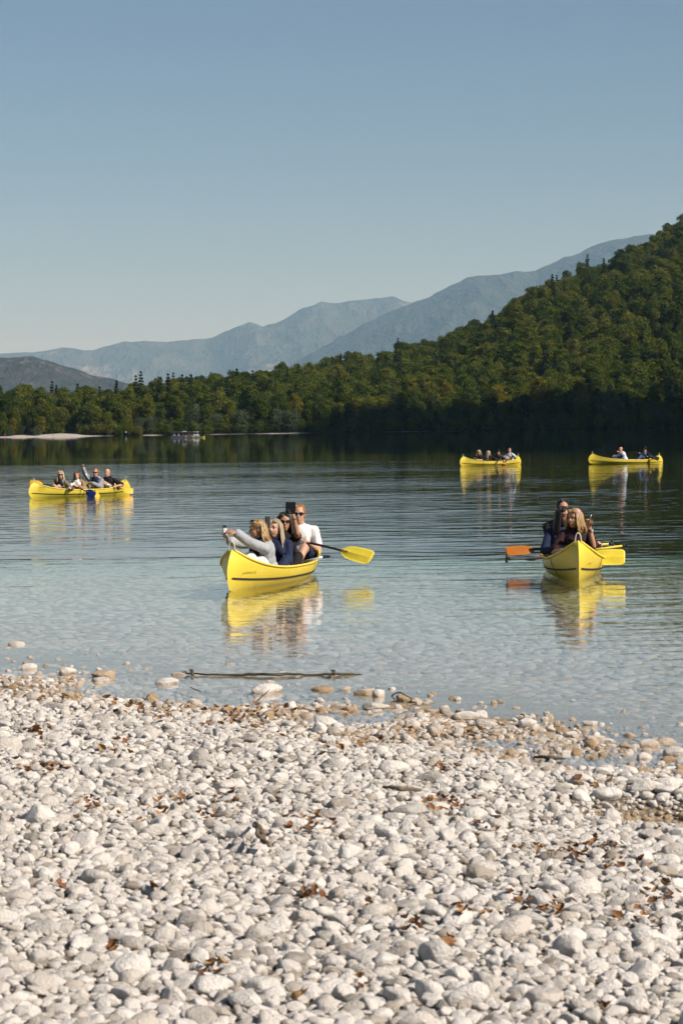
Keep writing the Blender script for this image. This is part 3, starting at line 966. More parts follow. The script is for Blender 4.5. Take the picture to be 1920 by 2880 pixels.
relabel(single_seen, hero_seen, 'pale cobble', SIDES, 190)
rest = [k for k in range(n_st) if k not in single]
# stones under the water
bed = []
pk2 = Packer(0.2)
for amax, amin, tries in [(0.105, 0.080, 1500), (0.080, 0.055, 24000), (0.055, 0.036, 90000)]:
    for _ in range(tries):
        y = 12.5 + 31 * sr.random() ** 1.15
        x = sr.uniform(-1, 1) * (0.150 * y + 0.9)
        s = edge_of(x) - y
        if s > 0.35: continue
        if amax < 0.07 and y > 23: continue
        a = sr.uniform(amin, amax)
        if pk2.try_add(x, y, a * 0.86, 0.9): bed.append((x, y, a))
bed = np.array(bed); nb = len(bed)
bz = ground_z(bed[:, 0], bed[:, 1]) - bed[:, 2] * s2.uniform(-0.05, 0.12, nb)
# keep their backs below the surface a little way out
bs = np.interp(bed[:, 0], _wx, _wy) - bed[:, 1]
flat = s2.uniform(0.20, 0.40, nb)
top = bz + bed[:, 2] * flat
lim = np.where(bs < -0.5, -0.012, 0.03)
bz = np.where(top > lim, bz - (top - lim), bz)
brot = np.stack([s2.normal(0, 0.06, nb), s2.normal(0, 0.06, nb), s2.uniform(0, 6.283, nb)], -1)
bscl = bed[:, 2:3] * np.stack([np.ones(nb), np.ones(nb), flat / 0.6], -1)
bidx = 12 + s2.integers(0, len(STONES_LO), nb)
print('stones', n_st, 'bed', nb)
P_ = np.concatenate([np.stack([stones[rest, 0], stones[rest, 1], sz[rest]], -1), np.stack([bed[:, 0], bed[:, 1], bz], -1)])
o = gn_scatter('shingle', P_, np.concatenate([srot[rest], brot]), np.concatenate([sscl[rest], bscl]), np.concatenate([sidx[rest], bidx]), STONES + STONES_LO)
tag(o, 'pale limestone pebbles covering the beach and the shallow lake bed', 'pebbles', kind='stuff')

# ---- dead leaves
t = NT('dead_leaf')
oi = t.oinfo(); f = t.noise(18, 4, 0.6, t.tc().outputs['Object'])
c = t.ramp(oi.outputs['Random'], [(0.0, (0.07, 0.036, 0.018)), (0.4, (0.19, 0.082, 0.03)), (0.75, (0.30, 0.15, 0.055)), (1.0, (0.36, 0.23, 0.11))])
c = t.mix(t.mapr(f, 0.45, 0.7, 0, 0.6), c, (0.09, 0.045, 0.02))
t.set(color=c, rough=0.75, spec=0.2)
M_DEAD = t.m
def leaf_mesh(seed):
    rr = random.Random(seed)
    half = [(0.0, 0.02), (0.10, 0.10), (0.20, 0.20), (0.30, 0.20), (0.38, 0.29), (0.48, 0.27), (0.58, 0.33), (0.68, 0.25), (0.78, 0.24), (0.88, 0.13), (1.0, 0.0)]
    V = []; F = []
    cu = rr.uniform(0.3, 1.3); cl = rr.uniform(0.2, 1.0)
    for i, (u, w) in enumerate(half):
        w *= rr.uniform(0.85, 1.15)
        for k in (-1, -0.5, 0, 0.5, 1):
            x = u - 0.5; y = k * w
            V.append((x, y, cu * (x * x * 1.1) + cl * abs(k) * w * 0.9 + rr.uniform(-.02, .02)))
    for i in range(len(half) - 1):
        for k in range(4):
            a = i * 5 + k; F.append((a, a + 1, a + 6, a + 5))
    mb = MB(); mb.add(V, F); mb.tube([(-0.5, 0, cu * .27), (-0.72, 0.03, cu * .42)], [0.012, 0.006], 4)
    me = mb.mesh('dead_leaf', [M_DEAD], True)
    return me
LEAVES = [leaf_mesh(k) for k in range(7)]
lr = random.Random(19)
clumps = [(1010 + 250, 2262, 14, 60), (1240, 2265, 12, 70), (330, 1965, 10, 90), (480, 1975, 12, 110), (620, 1990, 8, 70), (420, 1960, 8, 110), (140, 1960, 7, 70), (110, 2060, 8, 45), (60, 2160, 7, 60), (145, 2165, 8, 55),
          (255, 2270, 9, 60), (330, 2105, 5, 70), (500, 2260, 6, 60), (410, 2290, 6, 60), (780, 2005, 6, 70), (650, 2035, 7, 60), (700, 1995, 6, 60), (760, 2055, 5, 70), (600, 2200, 4, 40), (875, 2310, 6, 70), (900, 2325, 6, 60), (560, 2300, 4, 40),
          (640, 2245, 5, 60), (1440, 2095, 5, 60), (1330, 2080, 5, 70), (1590, 2130, 5, 70), (1660, 2200, 4, 50), (1240, 2160, 4, 60), (1500, 2380, 5, 60), (1620, 2395, 8, 70), (1700, 2385, 7, 80),
          (880, 2520, 7, 35), (330, 2672, 3, 25), (590, 2725, 5, 60), (1300, 2560, 7, 70), (1500, 2540, 8, 70), (1560, 2570, 6, 60), (1750, 2440, 6, 60), (1850, 2510, 8, 70), (1800, 2590, 5, 70), (1030, 2545, 3, 30), (1250, 2655, 3, 40),
          (1170, 2605, 4, 40), (1020, 2770, 2, 15), (1700, 2830, 2, 20), (840, 2800, 2, 30), (160, 2498, 2, 25), (1880, 2320, 5, 50), (440, 2500, 2, 30), (1780, 2060, 2, 40), (1360, 2330, 5, 70), (950, 2110, 4, 60), (1180, 2075, 5, 60), (1060, 2080, 4, 60)]
spots = []
for cx, cy_, n, sp in clumps:
    for q in range(int(n * 1.6)):
        px = lr.gauss(cx, sp * 0.55); py = lr.gauss(cy_, sp * 0.20)
        p = ray_ground(px, py, 0.025)
        g0 = float(ground_z(p.x, p.y))
        if g0 < -0.01: continue
        sz_ = lr.uniform(0.028, 0.054) * (1.25 if p.y > 12 else 0.9)
        spots.append((sz_ / p.y, (p.x, p.y, g0 + lr.uniform(0.022, 0.045)), (lr.uniform(-.7, .7), lr.uniform(-.7, .7), lr.uniform(0, 6.28)), sz_))
spots.sort(key=lambda q: -q[0])
nl = len(spots)
leaf_seen = []
for i, (_, loc, rot, sz_) in enumerate(spots[:290]):
    o = link('dead_leaf', LEAVES[i % 7]); o.location = loc; o.rotation_euler = rot; o.scale = (sz_,) * 3
    row = 'near the water' if loc[1] > 12.5 else ('on the middle of the beach' if loc[1] > 8.5 else 'on the lower beach')
    tag(o, 'curled brown dead leaf caught between stones ' + row, 'leaf', 'dead leaves ' + row)
    leaf_seen.append((proj(loc), o))
relabel(leaf_seen, hero_seen, 'brown leaf', SIDES, 160)
rl = spots[290:]
if rl:
    o = gn_scatter('leaf_litter', [q[1] for q in rl], [q[2] for q in rl], [(q[3],) * 3 for q in rl], [k % 7 for k in range(len(rl))], LEAVES)
    tag(o, 'scattered small brown leaves between the stones', 'leaves', kind='stuff')
print('leaves', nl)

# ---- branches, driftwood, twigs
t = NT('wet_wood')
f = t.noise(14, 6, 0.7, t.mapping(t.tc().outputs['Object'], (0.35, 3, 3)))
t.set(color=t.ramp(f, [(0.3, (0.022, 0.018, 0.010)), (0.55, (0.07, 0.06, 0.025)), (0.75, (0.20, 0.16, 0.09))]), rough=0.55, normal=t.bump(f, 0.8, 0.02))
M_WETWOOD = t.m
t = NT('driftwood')
f = t.noise(22, 6, 0.7, t.mapping(t.tc().outputs['Object'], (0.3, 3, 3)))
t.set(color=t.ramp(f, [(0.3, (0.06, 0.045, 0.03)), (0.55, (0.19, 0.14, 0.09)), (0.75, (0.34, 0.28, 0.20))]), rough=0.85, normal=t.bump(f, 1.0, 0.015))
M_DRIFT = t.m
def wood(name, pixels, rads, mat, label, cat, z=0.0, side=(), seg=8, jitter=0.012, ground=False):
    pts = []
    rr = random.Random(len(label))
    raw = []
    for q in pixels:
        if ground: p = ray_ground(q[0], q[1], q[2] if len(q) > 2 else 0.05)
        else: p = at(q[0], q[1], q[2] if len(q) > 2 else z)
        raw.append(p)
    fine = []; fr_ = []
    for i in range(len(raw) - 1):
        n = 5
        for k in range(n):
            u = k / n
            fine.append(raw[i].lerp(raw[i + 1], u) + Vector((rr.uniform(-1, 1), rr.uniform(-1, 1), rr.uniform(-.6, .6))) * jitter)
            fr_.append(lerp(rads[i], rads[i + 1], u) * rr.uniform(0.82, 1.2))
    fine.append(raw[-1]); fr_.append(rads[-1])
    org = fine[0].copy()
    mb = MB(); mb.tube([p - org for p in fine], fr_, seg)
    o = link(name, mb.mesh(name, [mat], True)); o.location = org
    tag(o, label, cat)
    for (a, b, r0, r1) in side:
        A = at(*a) - org; B = at(*b) - org
        m2 = MB(); mid = A.lerp(B, 0.5) + Vector((0.01, 0, 0.012)); m2.tube([A, mid, B], [r0, (r0 + r1) / 2, r1], 6)
        link('side_twig', m2.mesh('side_twig', [mat], True), None, o)
    return o
wood('sunken_branch', [(524, 1895, 0.01), (600, 1897, 0.012), (700, 1897, 0.012), (770, 1897, 0.015), (860, 1897, 0.008), (930, 1896, 0.012), (985, 1896, 0.006), (1022, 1899, -0.005)],
     [0.006, 0.008, 0.010, 0.012, 0.006, 0.010, 0.009, 0.002], M_WETWOOD, 'long dark wet branch floating along the shore in shallow water', 'branch', jitter=0.008,
     side=[((541, 1897, 0.015), (536, 1884, 0.0), 0.012, 0.009), ((524, 1895, .01), (514, 1891, .02), 0.008, 0.004), ((940, 1896, 0.02), (932, 1886, 0.0), 0.012, 0.007)])
wood('driftwood_stick', [(722, 2318, 0.085), (735, 2345, 0.07), (756, 2378, 0.06)], [0.009, 0.013, 0.007], M_DRIFT, 'split weathered piece of driftwood lying among white stones', 'driftwood', ground=True, jitter=0.006)
wood('driftwood_stick', [(714, 2316, 0.06), (729, 2350, 0.085), (744, 2372, 0.05)], [0.006, 0.010, 0.005], M_DRIFT, 'thin dark splinter lying against the split driftwood piece', 'driftwood', ground=True, jitter=0.005)
wood('driftwood_stick', [(1080, 2212, 0.05), (1120, 2217, 0.055), (1182, 2222, 0.045)], [0.005, 0.012, 0.007], M_DRIFT, 'flat dark driftwood stick below the large smooth cobble', 'driftwood', ground=True, jitter=0.008)
wood('wet_log', [(1505, 2127, 0.012), (1545, 2131, 0.02), (1588, 2134, 0.010)], [0.006, 0.013, 0.005], M_WETWOOD, 'short dark waterlogged stick in the shallow inlet', 'stick', jitter=0.006)
wood('bent_twig', [(1112, 1972, 0.0), (1101, 1958, 0.035), (1112, 1949, 0.06), (1126, 1948, 0.07), (1144, 1958, 0.05), (1163, 1968, 0.02), (1152, 1973, 0.0)], [0.0045] * 7, M_WETWOOD, 'thin dark twig bent in a ring round the ochre stone', 'twig', jitter=0.002, seg=6)
wood('thin_twig', [(722, 1972, 0.02), (740, 1955, 0.06), (757, 1941, 0.12)], [0.004, 0.004, 0.002], M_DRIFT, 'thin pale twig leaning on the long stone in the water', 'twig', jitter=0.003, seg=6)
wood('thin_twig', [(536, 1934, 0.03), (552, 1940, 0.05), (568, 1946, 0.03)], [0.004, 0.004, 0.002], M_WETWOOD, 'thin dark twig at the waterline under the branch', 'twig', jitter=0.003, seg=6)
# ================================================================== canoes
t = NT('yellow_hull')
oc = t.tc().outputs['Object']
f = t.noise(2.2, 5, 0.65, oc); g2 = t.noise(40, 3, 0.6, t.mapping(oc, (0.25, 1, 1)))
c = t.ramp(f, [(0.25, (0.60, 0.46, 0.035)), (0.6, (0.67, 0.53, 0.055)), (0.85, (0.70, 0.58, 0.10))])
c = t.mix(t.mapr(g2, 0.56, 0.74, 0, 0.55), c, (0.46, 0.36, 0.08))
zz = t.sepz(oc)
scuff = t.math('MULTIPLY', t.mapr(zz, 0.12, -0.02), t.mapr(t.noise(9, 5, 0.7, oc), 0.45, 0.75))
c = t.mix(t.math('MULTIPLY', scuff, 0.65), c, (0.36, 0.30, 0.10))
t.set(color=c, rough=0.42, spec=0.4, normal=t.bump(t.noise(3, 3, 0.5, oc), 0.15, 0.02))
M_HULL = t.m
M_RIM = simple('yellow_rim', (0.72, 0.56, 0.08), 0.45, 0.08, 20, 0.05)
M_BLACK = simple('black_rubber', (0.018, 0.018, 0.02), 0.6, 0.3, 30, 0.2)
M_ROPE = simple('pale_rope', (0.56, 0.52, 0.44), 0.8, 0.15, 120, 0.5, 0.003)
M_SEAT = simple('seat_wood', (0.30, 0.20, 0.10), 0.6, 0.2, 14, 0.2)
M_PRINT = simple('dark_print', (0.12, 0.085, 0.02), 0.6, 0.2, 60, 0.0)
M_PRINT2 = simple('brown_print', (0.40, 0.24, 0.02), 0.6, 0.2, 60, 0.0)

HL, HB = 2.10, 0.41
def hull_pt(u, v, side, out=0.0):
    au = abs(u)
    b = HB * max(0.0, 1 - au ** 2.3) ** 0.82
    ph = v * math.pi / 2
    sec = lerp(math.sin(ph) ** 0.62, v ** 0.9, au ** 2.5)
    zk = -0.10 + 0.07 * au ** 5
    zs = 0.200 + 0.275 * au ** 3.2
    z = zk + (zs - zk) * lerp((1 - math.cos(ph)) ** 0.85, v, au ** 1.5)
    x = u * HL * (1 - au ** 7 * 0.105 * ((v - 0.40) / 0.60) ** 2)
    return Vector((x, side * (b * sec + out), z))
def hull_at(x, z, side, out=0.004):
    u = x / HL; v = 0.5
    for _ in range(9):
        lo, hi = 0.0, 1.0
        for _ in range(14):
            v = (lo + hi) / 2
            if hull_pt(u, v, side).z < z: lo = v
            else: hi = v
        u = max(-0.999, min(0.999, u + (x - hull_pt(u, v, side).x) / HL * 0.8))
    return hull_pt(u, v, side, out)

NU, NV = 64, 13
def build_hull_meshes():
    us = [math.sin(k / (NU - 1) * math.pi - math.pi / 2) * 0.35 + (2 * k / (NU - 1) - 1) * 0.65 for k in range(NU)]
    V = []; F = []
    cols = 2 * NV - 1
    for u in us:
        for k in range(cols):
            v = abs(k - (NV - 1)) / (NV - 1); s = -1 if k < NV - 1 else 1
            V.append(hull_pt(u, v, s))
    for i in range(NU - 1):
        for k in range(cols - 1):
            a = i * cols + k; F.append((a, a + cols, a + cols + 1, a + 1))
    # inner skin (thickness) joined along the rim
    th = 0.016
    off = len(V)
    for u in us:
        for k in range(cols):
            v = abs(k - (NV - 1)) / (NV - 1); s = -1 if k < NV - 1 else 1
            p = hull_pt(u, v, s)
            q = Vector((p.x * (1 - 0.006), s * max(0.0, abs(p.y) - th), p.z + th * (1 - v)))
            V.append(q)
    for i in range(NU - 1):
        for k in range(cols - 1):
            a = off + i * cols + k; F.append((a, a + 1, a + cols + 1, a + cols))
        for k in (0, cols - 1):
            a = i * cols + k
            F.append((a, off + a, off + a + cols, a + cols) if k == 0 else (a, a + cols, off + a + cols, off + a))
    hull = mesh_np('hull', V, F, True); hull.materials.append(M_HULL)
    D = {'hull': hull}
    for s, nm in ((-1, 'gunwale'), (1, 'gunwale')):
        mb = MB(); pts = []
        for u in us:
            if abs(u) > 0.985: continue
            p = hull_pt(u, 1, s); pts.append(p + Vector((0, s * 0.002, 0.0)))
        mb.tube(pts, 0.015, 7); D['gunwale%d' % s] = mb.mesh('gunwale', [M_RIM], True)
        mb = MB(); P = []
        for k in range(61):
            u = -0.955 + 1.91 * k / 60
            zc = 0.070 + 0.070 * abs(u) ** 3
            a = hull_at(u * HL, zc - 0.011, s, 0.001); b = hull_at(u * HL, zc + 0.011, s, 0.001)
            P.append((a, b))
        V2 = []; F2 = []
        for a, b in P:
            o3 = Vector((0, s * 0.007, 0))
            V2 += [a, a + o3, b + o3, b]
        for k in range(60):
            for q in range(3):
                i = k * 4 + q; F2.append((i, i + 1, i + 5, i + 4))
        mb.add(V2, F2); D['rub%d' % s] = mb.mesh('rub_strip', [M_BLACK], False)
    # floor just above the waterline, decks, seats, thwarts
    V2 = []; F2 = []
    n = 40
    for k in range(n):
        u = -0.93 + 1.86 * k / (n - 1)
        a = hull_at(u * HL, 0.03, -1, -0.012); b = hull_at(u * HL, 0.03, 1, -0.012)
        if a.y > -0.004: a.y = -0.004; b.y = 0.004
        V2 += [a, b]
        if k: F2.append((2 * k - 2, 2 * k, 2 * k + 1, 2 * k - 1))
    D['floor'] = mesh_np('floor', V2, F2); D['floor'].materials.append(M_HULL)
    for e in (-1, 1):
        V2 = []; F2 = []
        for k in range(9):
            u = e * lerp(0.80, 0.985, k / 8)
            a = hull_pt(u, 1, -1); b = hull_pt(u, 1, 1); m_ = (a + b) / 2 + Vector((0, 0, 0.012 + 0.02 * (1 - k / 8)))
            V2 += [a + Vector((0, 0.004, .004)), m_, b + Vector((0, -0.004, .004))]
            if k:
                i = 3 * k
                for q in (0, 1): F2.append((i - 3 + q, i + q, i + 1 + q, i - 2 + q))
        D['deck%d' % e] = mesh_np('deck', V2, F2, True); D['deck%d' % e].materials.append(M_RIM)
        top = hull_pt(e * 0.965, 1, 1)
        mb = MB(); pts = []
        for k in range(15):
            an = math.pi * k / 14
            pts.append(Vector((top.x + e * 0.015, 0, top.z - 0.03)) + Vector((e * 0.02 * math.sin(an), math.cos(an) * 0.036, max(0, math.sin(an)) ** 0.55 * 0.15)))
        mb.tube(pts, 0.0085, 7); D['loop%d' % e] = mb.mesh('carry_loop', [M_ROPE], True)
    for k, x in enumerate((0.85, 0.1, -0.65, -1.35)):
        mb = MB(); b = abs(hull_at(x, 0.06, 1, 0).y) - 0.02
        for q in range(4): mb.box((x - 0.09 + q * 0.06, 0, 0.055), (0.05, 2 * b * 0.86, 0.022))
        D['seat%d' % k] = mb.mesh('seat', [M_SEAT])
    for k, x in enumerate((1.25, -1.0)):
        p = hull_at(x, 0.19, 1, -0.006); mb = MB(); mb.tube([(x, -p.y, 0.195), (x, 0, 0.20), (x, p.y, 0.195)], 0.014, 7)
        D['thwart%d' % k] = mb.mesh('thwart', [M_SEAT], True)
    return D
HULL = build_hull_meshes()
def strap_mesh(x, w=0.016):
    V = []; F = []
    k = 0
    for s in (-1, 1):
        zs = [0.0, 0.04, 0.08, 0.12, 0.16]
        top = hull_pt(x / HL, 1, s).z
        rows = []
        for z in zs + [top - 0.002]:
            rows.append((hull_at(x - w / 2, min(z, top - 0.002), s, 0.009), hull_at(x + w / 2, min(z, top - 0.002), s, 0.009)))
        b = len(V)
        for i, (p, q) in enumerate(rows):
            V += [p, q]
            if i: F.append((b + 2 * i - 2, b + 2 * i - 1, b + 2 * i + 1, b + 2 * i))
    return mesh_np('strap', V, F)
def text_decal(txt, size, x, z, side, mat, name, ring=None, flip=1):
    cu = bpy.data.curves.new('t', 'FONT'); cu.body = txt; cu.size = size; cu.align_x = 'LEFT'; cu.resolution_u = 2
    ob = bpy.data.objects.new('t', cu)
    me = bpy.data.meshes.new_from_object(ob)
    bpy.data.objects.remove(ob)
    cache = []
    for v in me.vertices:
        v.co = hull_at(x + flip * v.co.x, z + v.co.y, side, 0.006)
    me.materials.clear(); me.materials.append(mat); me.name = name
    return me
def ring_decal(x, z, r, w, side, mat):
    V = []; F = []; n = 28
    for k in range(n):
        an = 2 * math.pi * k / n
        for q in (r - w / 2, r + w / 2): V.append(hull_at(x + math.cos(an) * q, z + math.sin(an) * q, side, 0.006))
        F.append((2 * k, 2 * k + 1, (2 * k + 3) % (2 * n), (2 * k + 2) % (2 * n)))
    me = mesh_np('ring_mark', V, F); me.materials.append(mat); return me

class Canoe:
    def __init__(self, center, yaw, trim, label, straps=(), marks=(), heel=0.0, scale=1.0, simple_=False):
        self.e = empty('canoe', center)
        self.e.rotation_euler = (heel, -trim, yaw); self.e.scale = (scale,) * 3
        bpy.context.view_layer.update() if False else None
        from mathutils import Euler
        self.M = Matrix.Translation(center) @ Euler((heel, -trim, yaw)).to_matrix().to_4x4() @ Matrix.Scale(scale, 4)
        tag(self.e, label, 'canoe', 'yellow canoes on the lake')
        P = self.e
        h = link('hull', HULL['hull'], None, P)
        for s in (-1, 1):
            link('gunwale', HULL['gunwale%d' % s], None, P); link('rub_strip', HULL['rub%d' % s], None, P)
            link('deck', HULL['deck%d' % s], None, P); link('carry_loop', HULL['loop%d' % s], None, P)
        link('floor', HULL['floor'], None, P)
        if not simple_:
            for k in range(4): link('seat', HULL['seat%d' % k], None, P)
            for k in range(2): link('thwart', HULL['thwart%d' % k], None, P)
        for x, w in straps:
            m_ = strap_mesh(x, w); m_.materials.append(M_BLACK); link('strap', m_, None, P)
        for m_ in marks: link(m_.name.split('.')[0], m_, None, h)
    def w(self, x, y, z): return self.M @ Vector((x, y, z))
    def x_at(self, px):
        lo, hi = -3.0, 3.0
        fa = proj(self.w(lo, 0, 0.3))[0] - px
        for _ in range(40):
            m_ = (lo + hi) / 2; fm = proj(self.w(m_, 0, 0.3))[0] - px
            if (fm > 0) == (fa > 0): lo = m_
            else: hi = m_
        return (lo + hi) / 2
# side of the hull that faces the camera: +1 is port (local +y)
b_, s_e = at(627, 1668), at(887, 1602)
CA = Canoe((b_ + s_e) / 2, math.atan2(b_.y - s_e.y, b_.x - s_e.x), R(0.6), 'yellow canoe at mid picture with four people taking photos', straps=[(-1.42, 0.006)],
           marks=[text_decal('Just Boriva | Co.', 0.040, 1.80, 0.172, 1, M_PRINT, 'lettering', flip=-1)])
b_ = at(1627, 1634); yw = R(-93.5)
CB = Canoe(b_ - Vector((math.cos(yw), math.sin(yw), 0)) * 2.03, yw, R(0.5), 'yellow canoe pointing its bow at the beach on the right', straps=[(1.15, 0.03)],
           marks=[text_decal('K 745 a', 0.038, 1.76, 0.165, 1, M_PRINT, 'lettering', flip=-1)])
def mid_canoe(pxl, pxr, row, yaw, trim, label, straps, marks, heel=0.0):
    c = at((pxl + pxr) / 2, row)
    return Canoe(c, R(yaw), R(trim), label, straps, marks, heel)
CC = mid_canoe(87, 369, 1395, -130, 0.4, 'yellow canoe at far left with four people paddling', [(0.25, 0.014), (-1.25, 0.012)],
               [ring_decal(1.72, 0.275, 0.088, 0.008, 1, M_PRINT2), text_decal('BOAT', 0.05, 1.78, 0.275, 1, M_PRINT, 'lettering', flip=-1), text_decal('BOHINJ', 0.026, 1.765, 0.235, 1, M_PRINT2, 'small_lettering', flip=-1)])
CD = mid_canoe(1294, 1465, 1309, -139, 0.6, 'yellow canoe far out with four people and an orange paddle blade', [(0.85, 0.02), (0.10, 0.02), (-0.62, 0.07)],
               [ring_decal(1.70, 0.275, 0.088, 0.010, 1, M_PRINT2), text_decal('BOAT', 0.05, 1.76, 0.275, 1, M_PRINT2, 'lettering', flip=-1)])
CE = mid_canoe(1660, 1857, 1304, -156, 1.9, 'yellow canoe at far right carrying two people', [(-1.2, 0.016)], [])
c_ = at(556, 1231.5)
CF = Canoe(c_, R(-14), R(0.3), 'tiny yellow canoe in front of the tour boat', [], [], simple_=True)

# ---- paddles
M_PY = simple('yellow_blade', (0.78, 0.62, 0.05), 0.42, 0.06, 8, 0.05)
M_PO = simple('orange_blade', (0.38, 0.125, 0.015), 0.42, 0.12, 8, 0.05)
M_PA = simple('amber_blade', (0.70, 0.40, 0.03), 0.42, 0.12, 8, 0.05)
M_PN = simple('navy_blade', (0.012, 0.022, 0.13), 0.35, 0.15, 8, 0.05)
M_PK = simple('black_blade', (0.015, 0.015, 0.017), 0.4, 0.2, 8, 0.05)
M_ALU = simple('aluminium_shaft', (0.62, 0.62, 0.62), 0.32, 0.08, 30, 0.03, metal=0.6)
M_SHK = simple('black_shaft', (0.02, 0.02, 0.022), 0.45, 0.2, 30, 0.03)
M_YSH = simple('yellow_shaft', (0.66, 0.50, 0.05), 0.45, 0.1, 30, 0.03)
def paddle(grip, neck, tip, mat, label, shaft=(M_ALU, M_SHK), split=0.55, width=0.205, face=None, ext=True):
    """grip, neck, tip: world points; face: direction the blade's flat side looks"""
    grip, neck, tip = Vector(grip), Vector(neck), Vector(tip)
    e = empty('paddle', grip); tag(e, label, 'paddle', 'canoe paddles')
    ax = (neck - grip); Ls = ax.length; ax.normalize()
    o0 = grip
    m_ = grip + ax * Ls * split
    mb = MB(); mb.tube([grip - o0, m_ - o0], 0.0145, 9); link('shaft', mb.mesh('shaft', [shaft[0]], True), None, e)
    mb = MB(); mb.tube([m_ - o0 - ax * 0.01, neck - o0 + (tip - neck) * 0.25], [0.0165, 0.0155], 9); link('lower_shaft', mb.mesh('lower_shaft', [shaft[1]], True), None, e)
    bl = (tip - neck); Lb = bl.length; bl.normalize()
    fc = Vector(face) if face is not None else Vector((0, -1, 0.2))
    fc = (fc - bl * fc.dot(bl)).normalized(); sd = bl.cross(fc)
    # T grip
    mb = MB(); g0 = Vector((0, 0, 0)); mb.tube([g0 - sd * 0.058, g0 - sd * 0.03, g0, g0 + sd * 0.03, g0 + sd * 0.058], [0.014, 0.019, 0.017, 0.019, 0.014], 8); mb.tube([g0 - ax * 0.005, g0 + ax * 0.05], [0.020, 0.017], 8)
    link('grip', mb.mesh('grip', [M_SHK], True), None, e)
    prof = [(0, 0.018), (0.05, 0.03), (0.14, 0.062), (0.26, 0.086), (0.4, 0.098), (0.7, 0.103), (0.9, 0.101), (0.965, 0.092), (1.0, 0.066)]
    V = []; F = []
    cs = (-1, -0.8, -0.3, -0.12, 0, 0.12, 0.3, 0.8, 1)
    for sgn in (1, -1):
        for (uu, ww) in prof:
            for q in cs:
                rib = 0.013 * max(0, 1 - abs(q) / 0.3) * (1 - uu * 0.9) + 0.0035 * (1 - q * q) + 0.0015
                p = neck - o0 + bl * (uu * Lb) + sd * (q * ww * width / 0.206) + fc * (sgn * rib - 0.012 * (uu ** 2) * 1.0)
                V.append(p)
    n = len(cs); off = len(prof) * n
    for i in range(len(prof) - 1):
        for k in range(n - 1):
            a = i * n + k
            F.append((a, a + 1, a + n + 1, a + n)); F.append((off + a, off + a + n, off + a + n + 1, off + a + 1))
    for i in range(len(prof) - 1):
        for k in (0, n - 1):
            a = i * n + k; F.append((a, a + n, off + a + n, off + a))
    last = (len(prof) - 1) * n
    for k in range(n - 1):
        F.append((last + k, last + k + 1, off + last + k + 1, off + last + k)); F.append((k, off + k, off + k + 1, k + 1))
    bmesh_ = mesh_np('blade', V, F, True); bmesh_.materials.append(mat)
    link('blade', bmesh_, None, e)
    return e
# ================================================================== people
TMP = bpy.data.scenes.new('scratch')
_SPH = {}
def unit_sphere(seg):
    if seg not in _SPH:
        nv = max(6, seg * 2 // 3)
        V = [(0, 0, 1)]
        for i in range(1, nv):
            th_ = math.pi * i / nv
            for j in range(seg):
                ph = 2 * math.pi * j / seg
                V.append((math.sin(th_) * math.cos(ph), math.sin(th_) * math.sin(ph), math.cos(th_)))
        V.append((0, 0, -1)); last = len(V) - 1
        F = [(0, 1 + j, 1 + (j + 1) % seg) for j in range(seg)]
        for i in range(nv - 2):
            for j in range(seg):
                p = 1 + i * seg + j; q = 1 + i * seg + (j + 1) % seg
                F.append((p, p + seg, q + seg, q))
        bs = 1 + (nv - 2) * seg
        F += [(bs + j, last, bs + (j + 1) % seg) for j in range(seg)]
        _SPH[seg] = (np.array(V), F)
    return _SPH[seg]
class Acc:
    """collects overlapping closed pieces that remesh() fuses into one skin"""
    def __init__(self): self.V = []; self.F = []; self.n = 0
    def add(self, V, F):
        self.V.append(np.asarray(V, float)); o_ = self.n
        self.F += [tuple(i + o_ for i in f) for f in F]; self.n += len(V)
    def mesh(self, name): return mesh_np(name, np.concatenate(self.V), self.F, True)
def ball(bm, c, r, rot=None, seg=12):
    """ellipsoid with radii r=(x,y,z)"""
    V, F = unit_sphere(seg)
    V = V * np.array(r)
    if rot is not None: V = V @ np.array(rot).T
    bm.add(V + np.array(c), F)
def limb(bm, pts, rads, seg=10):
    """chain of tapered capsules"""
    for i in range(len(pts) - 1):
        bm.add(*tube([pts[i], pts[i + 1]], [rads[i], rads[i + 1]], seg))
    for p, r in zip(pts, rads): ball(bm, p, (r, r, r), None, seg)
def remesh(bm, voxel, smooth, name, org):
    me = bm.mesh('raw')
    ob = bpy.data.objects.new('raw', me); TMP.collection.objects.link(ob)
    md = ob.modifiers.new('r', 'REMESH'); md.mode = 'VOXEL'; md.voxel_size = voxel; md.use_smooth_shade = True
    if smooth:
        ms = ob.modifiers.new('s', 'SMOOTH'); ms.factor = 0.5; ms.iterations = smooth
    TMP.view_layers[0].update(); dg = TMP.view_layers[0].depsgraph
    out = bpy.data.meshes.new_from_object(ob.evaluated_get(dg))
    bpy.data.objects.remove(ob); bpy.data.meshes.remove(me)
    out.name = name
    out.transform(Matrix.Translation(-org))
    out.polygons.foreach_set('use_smooth', [True] * len(out.polygons))
    return out

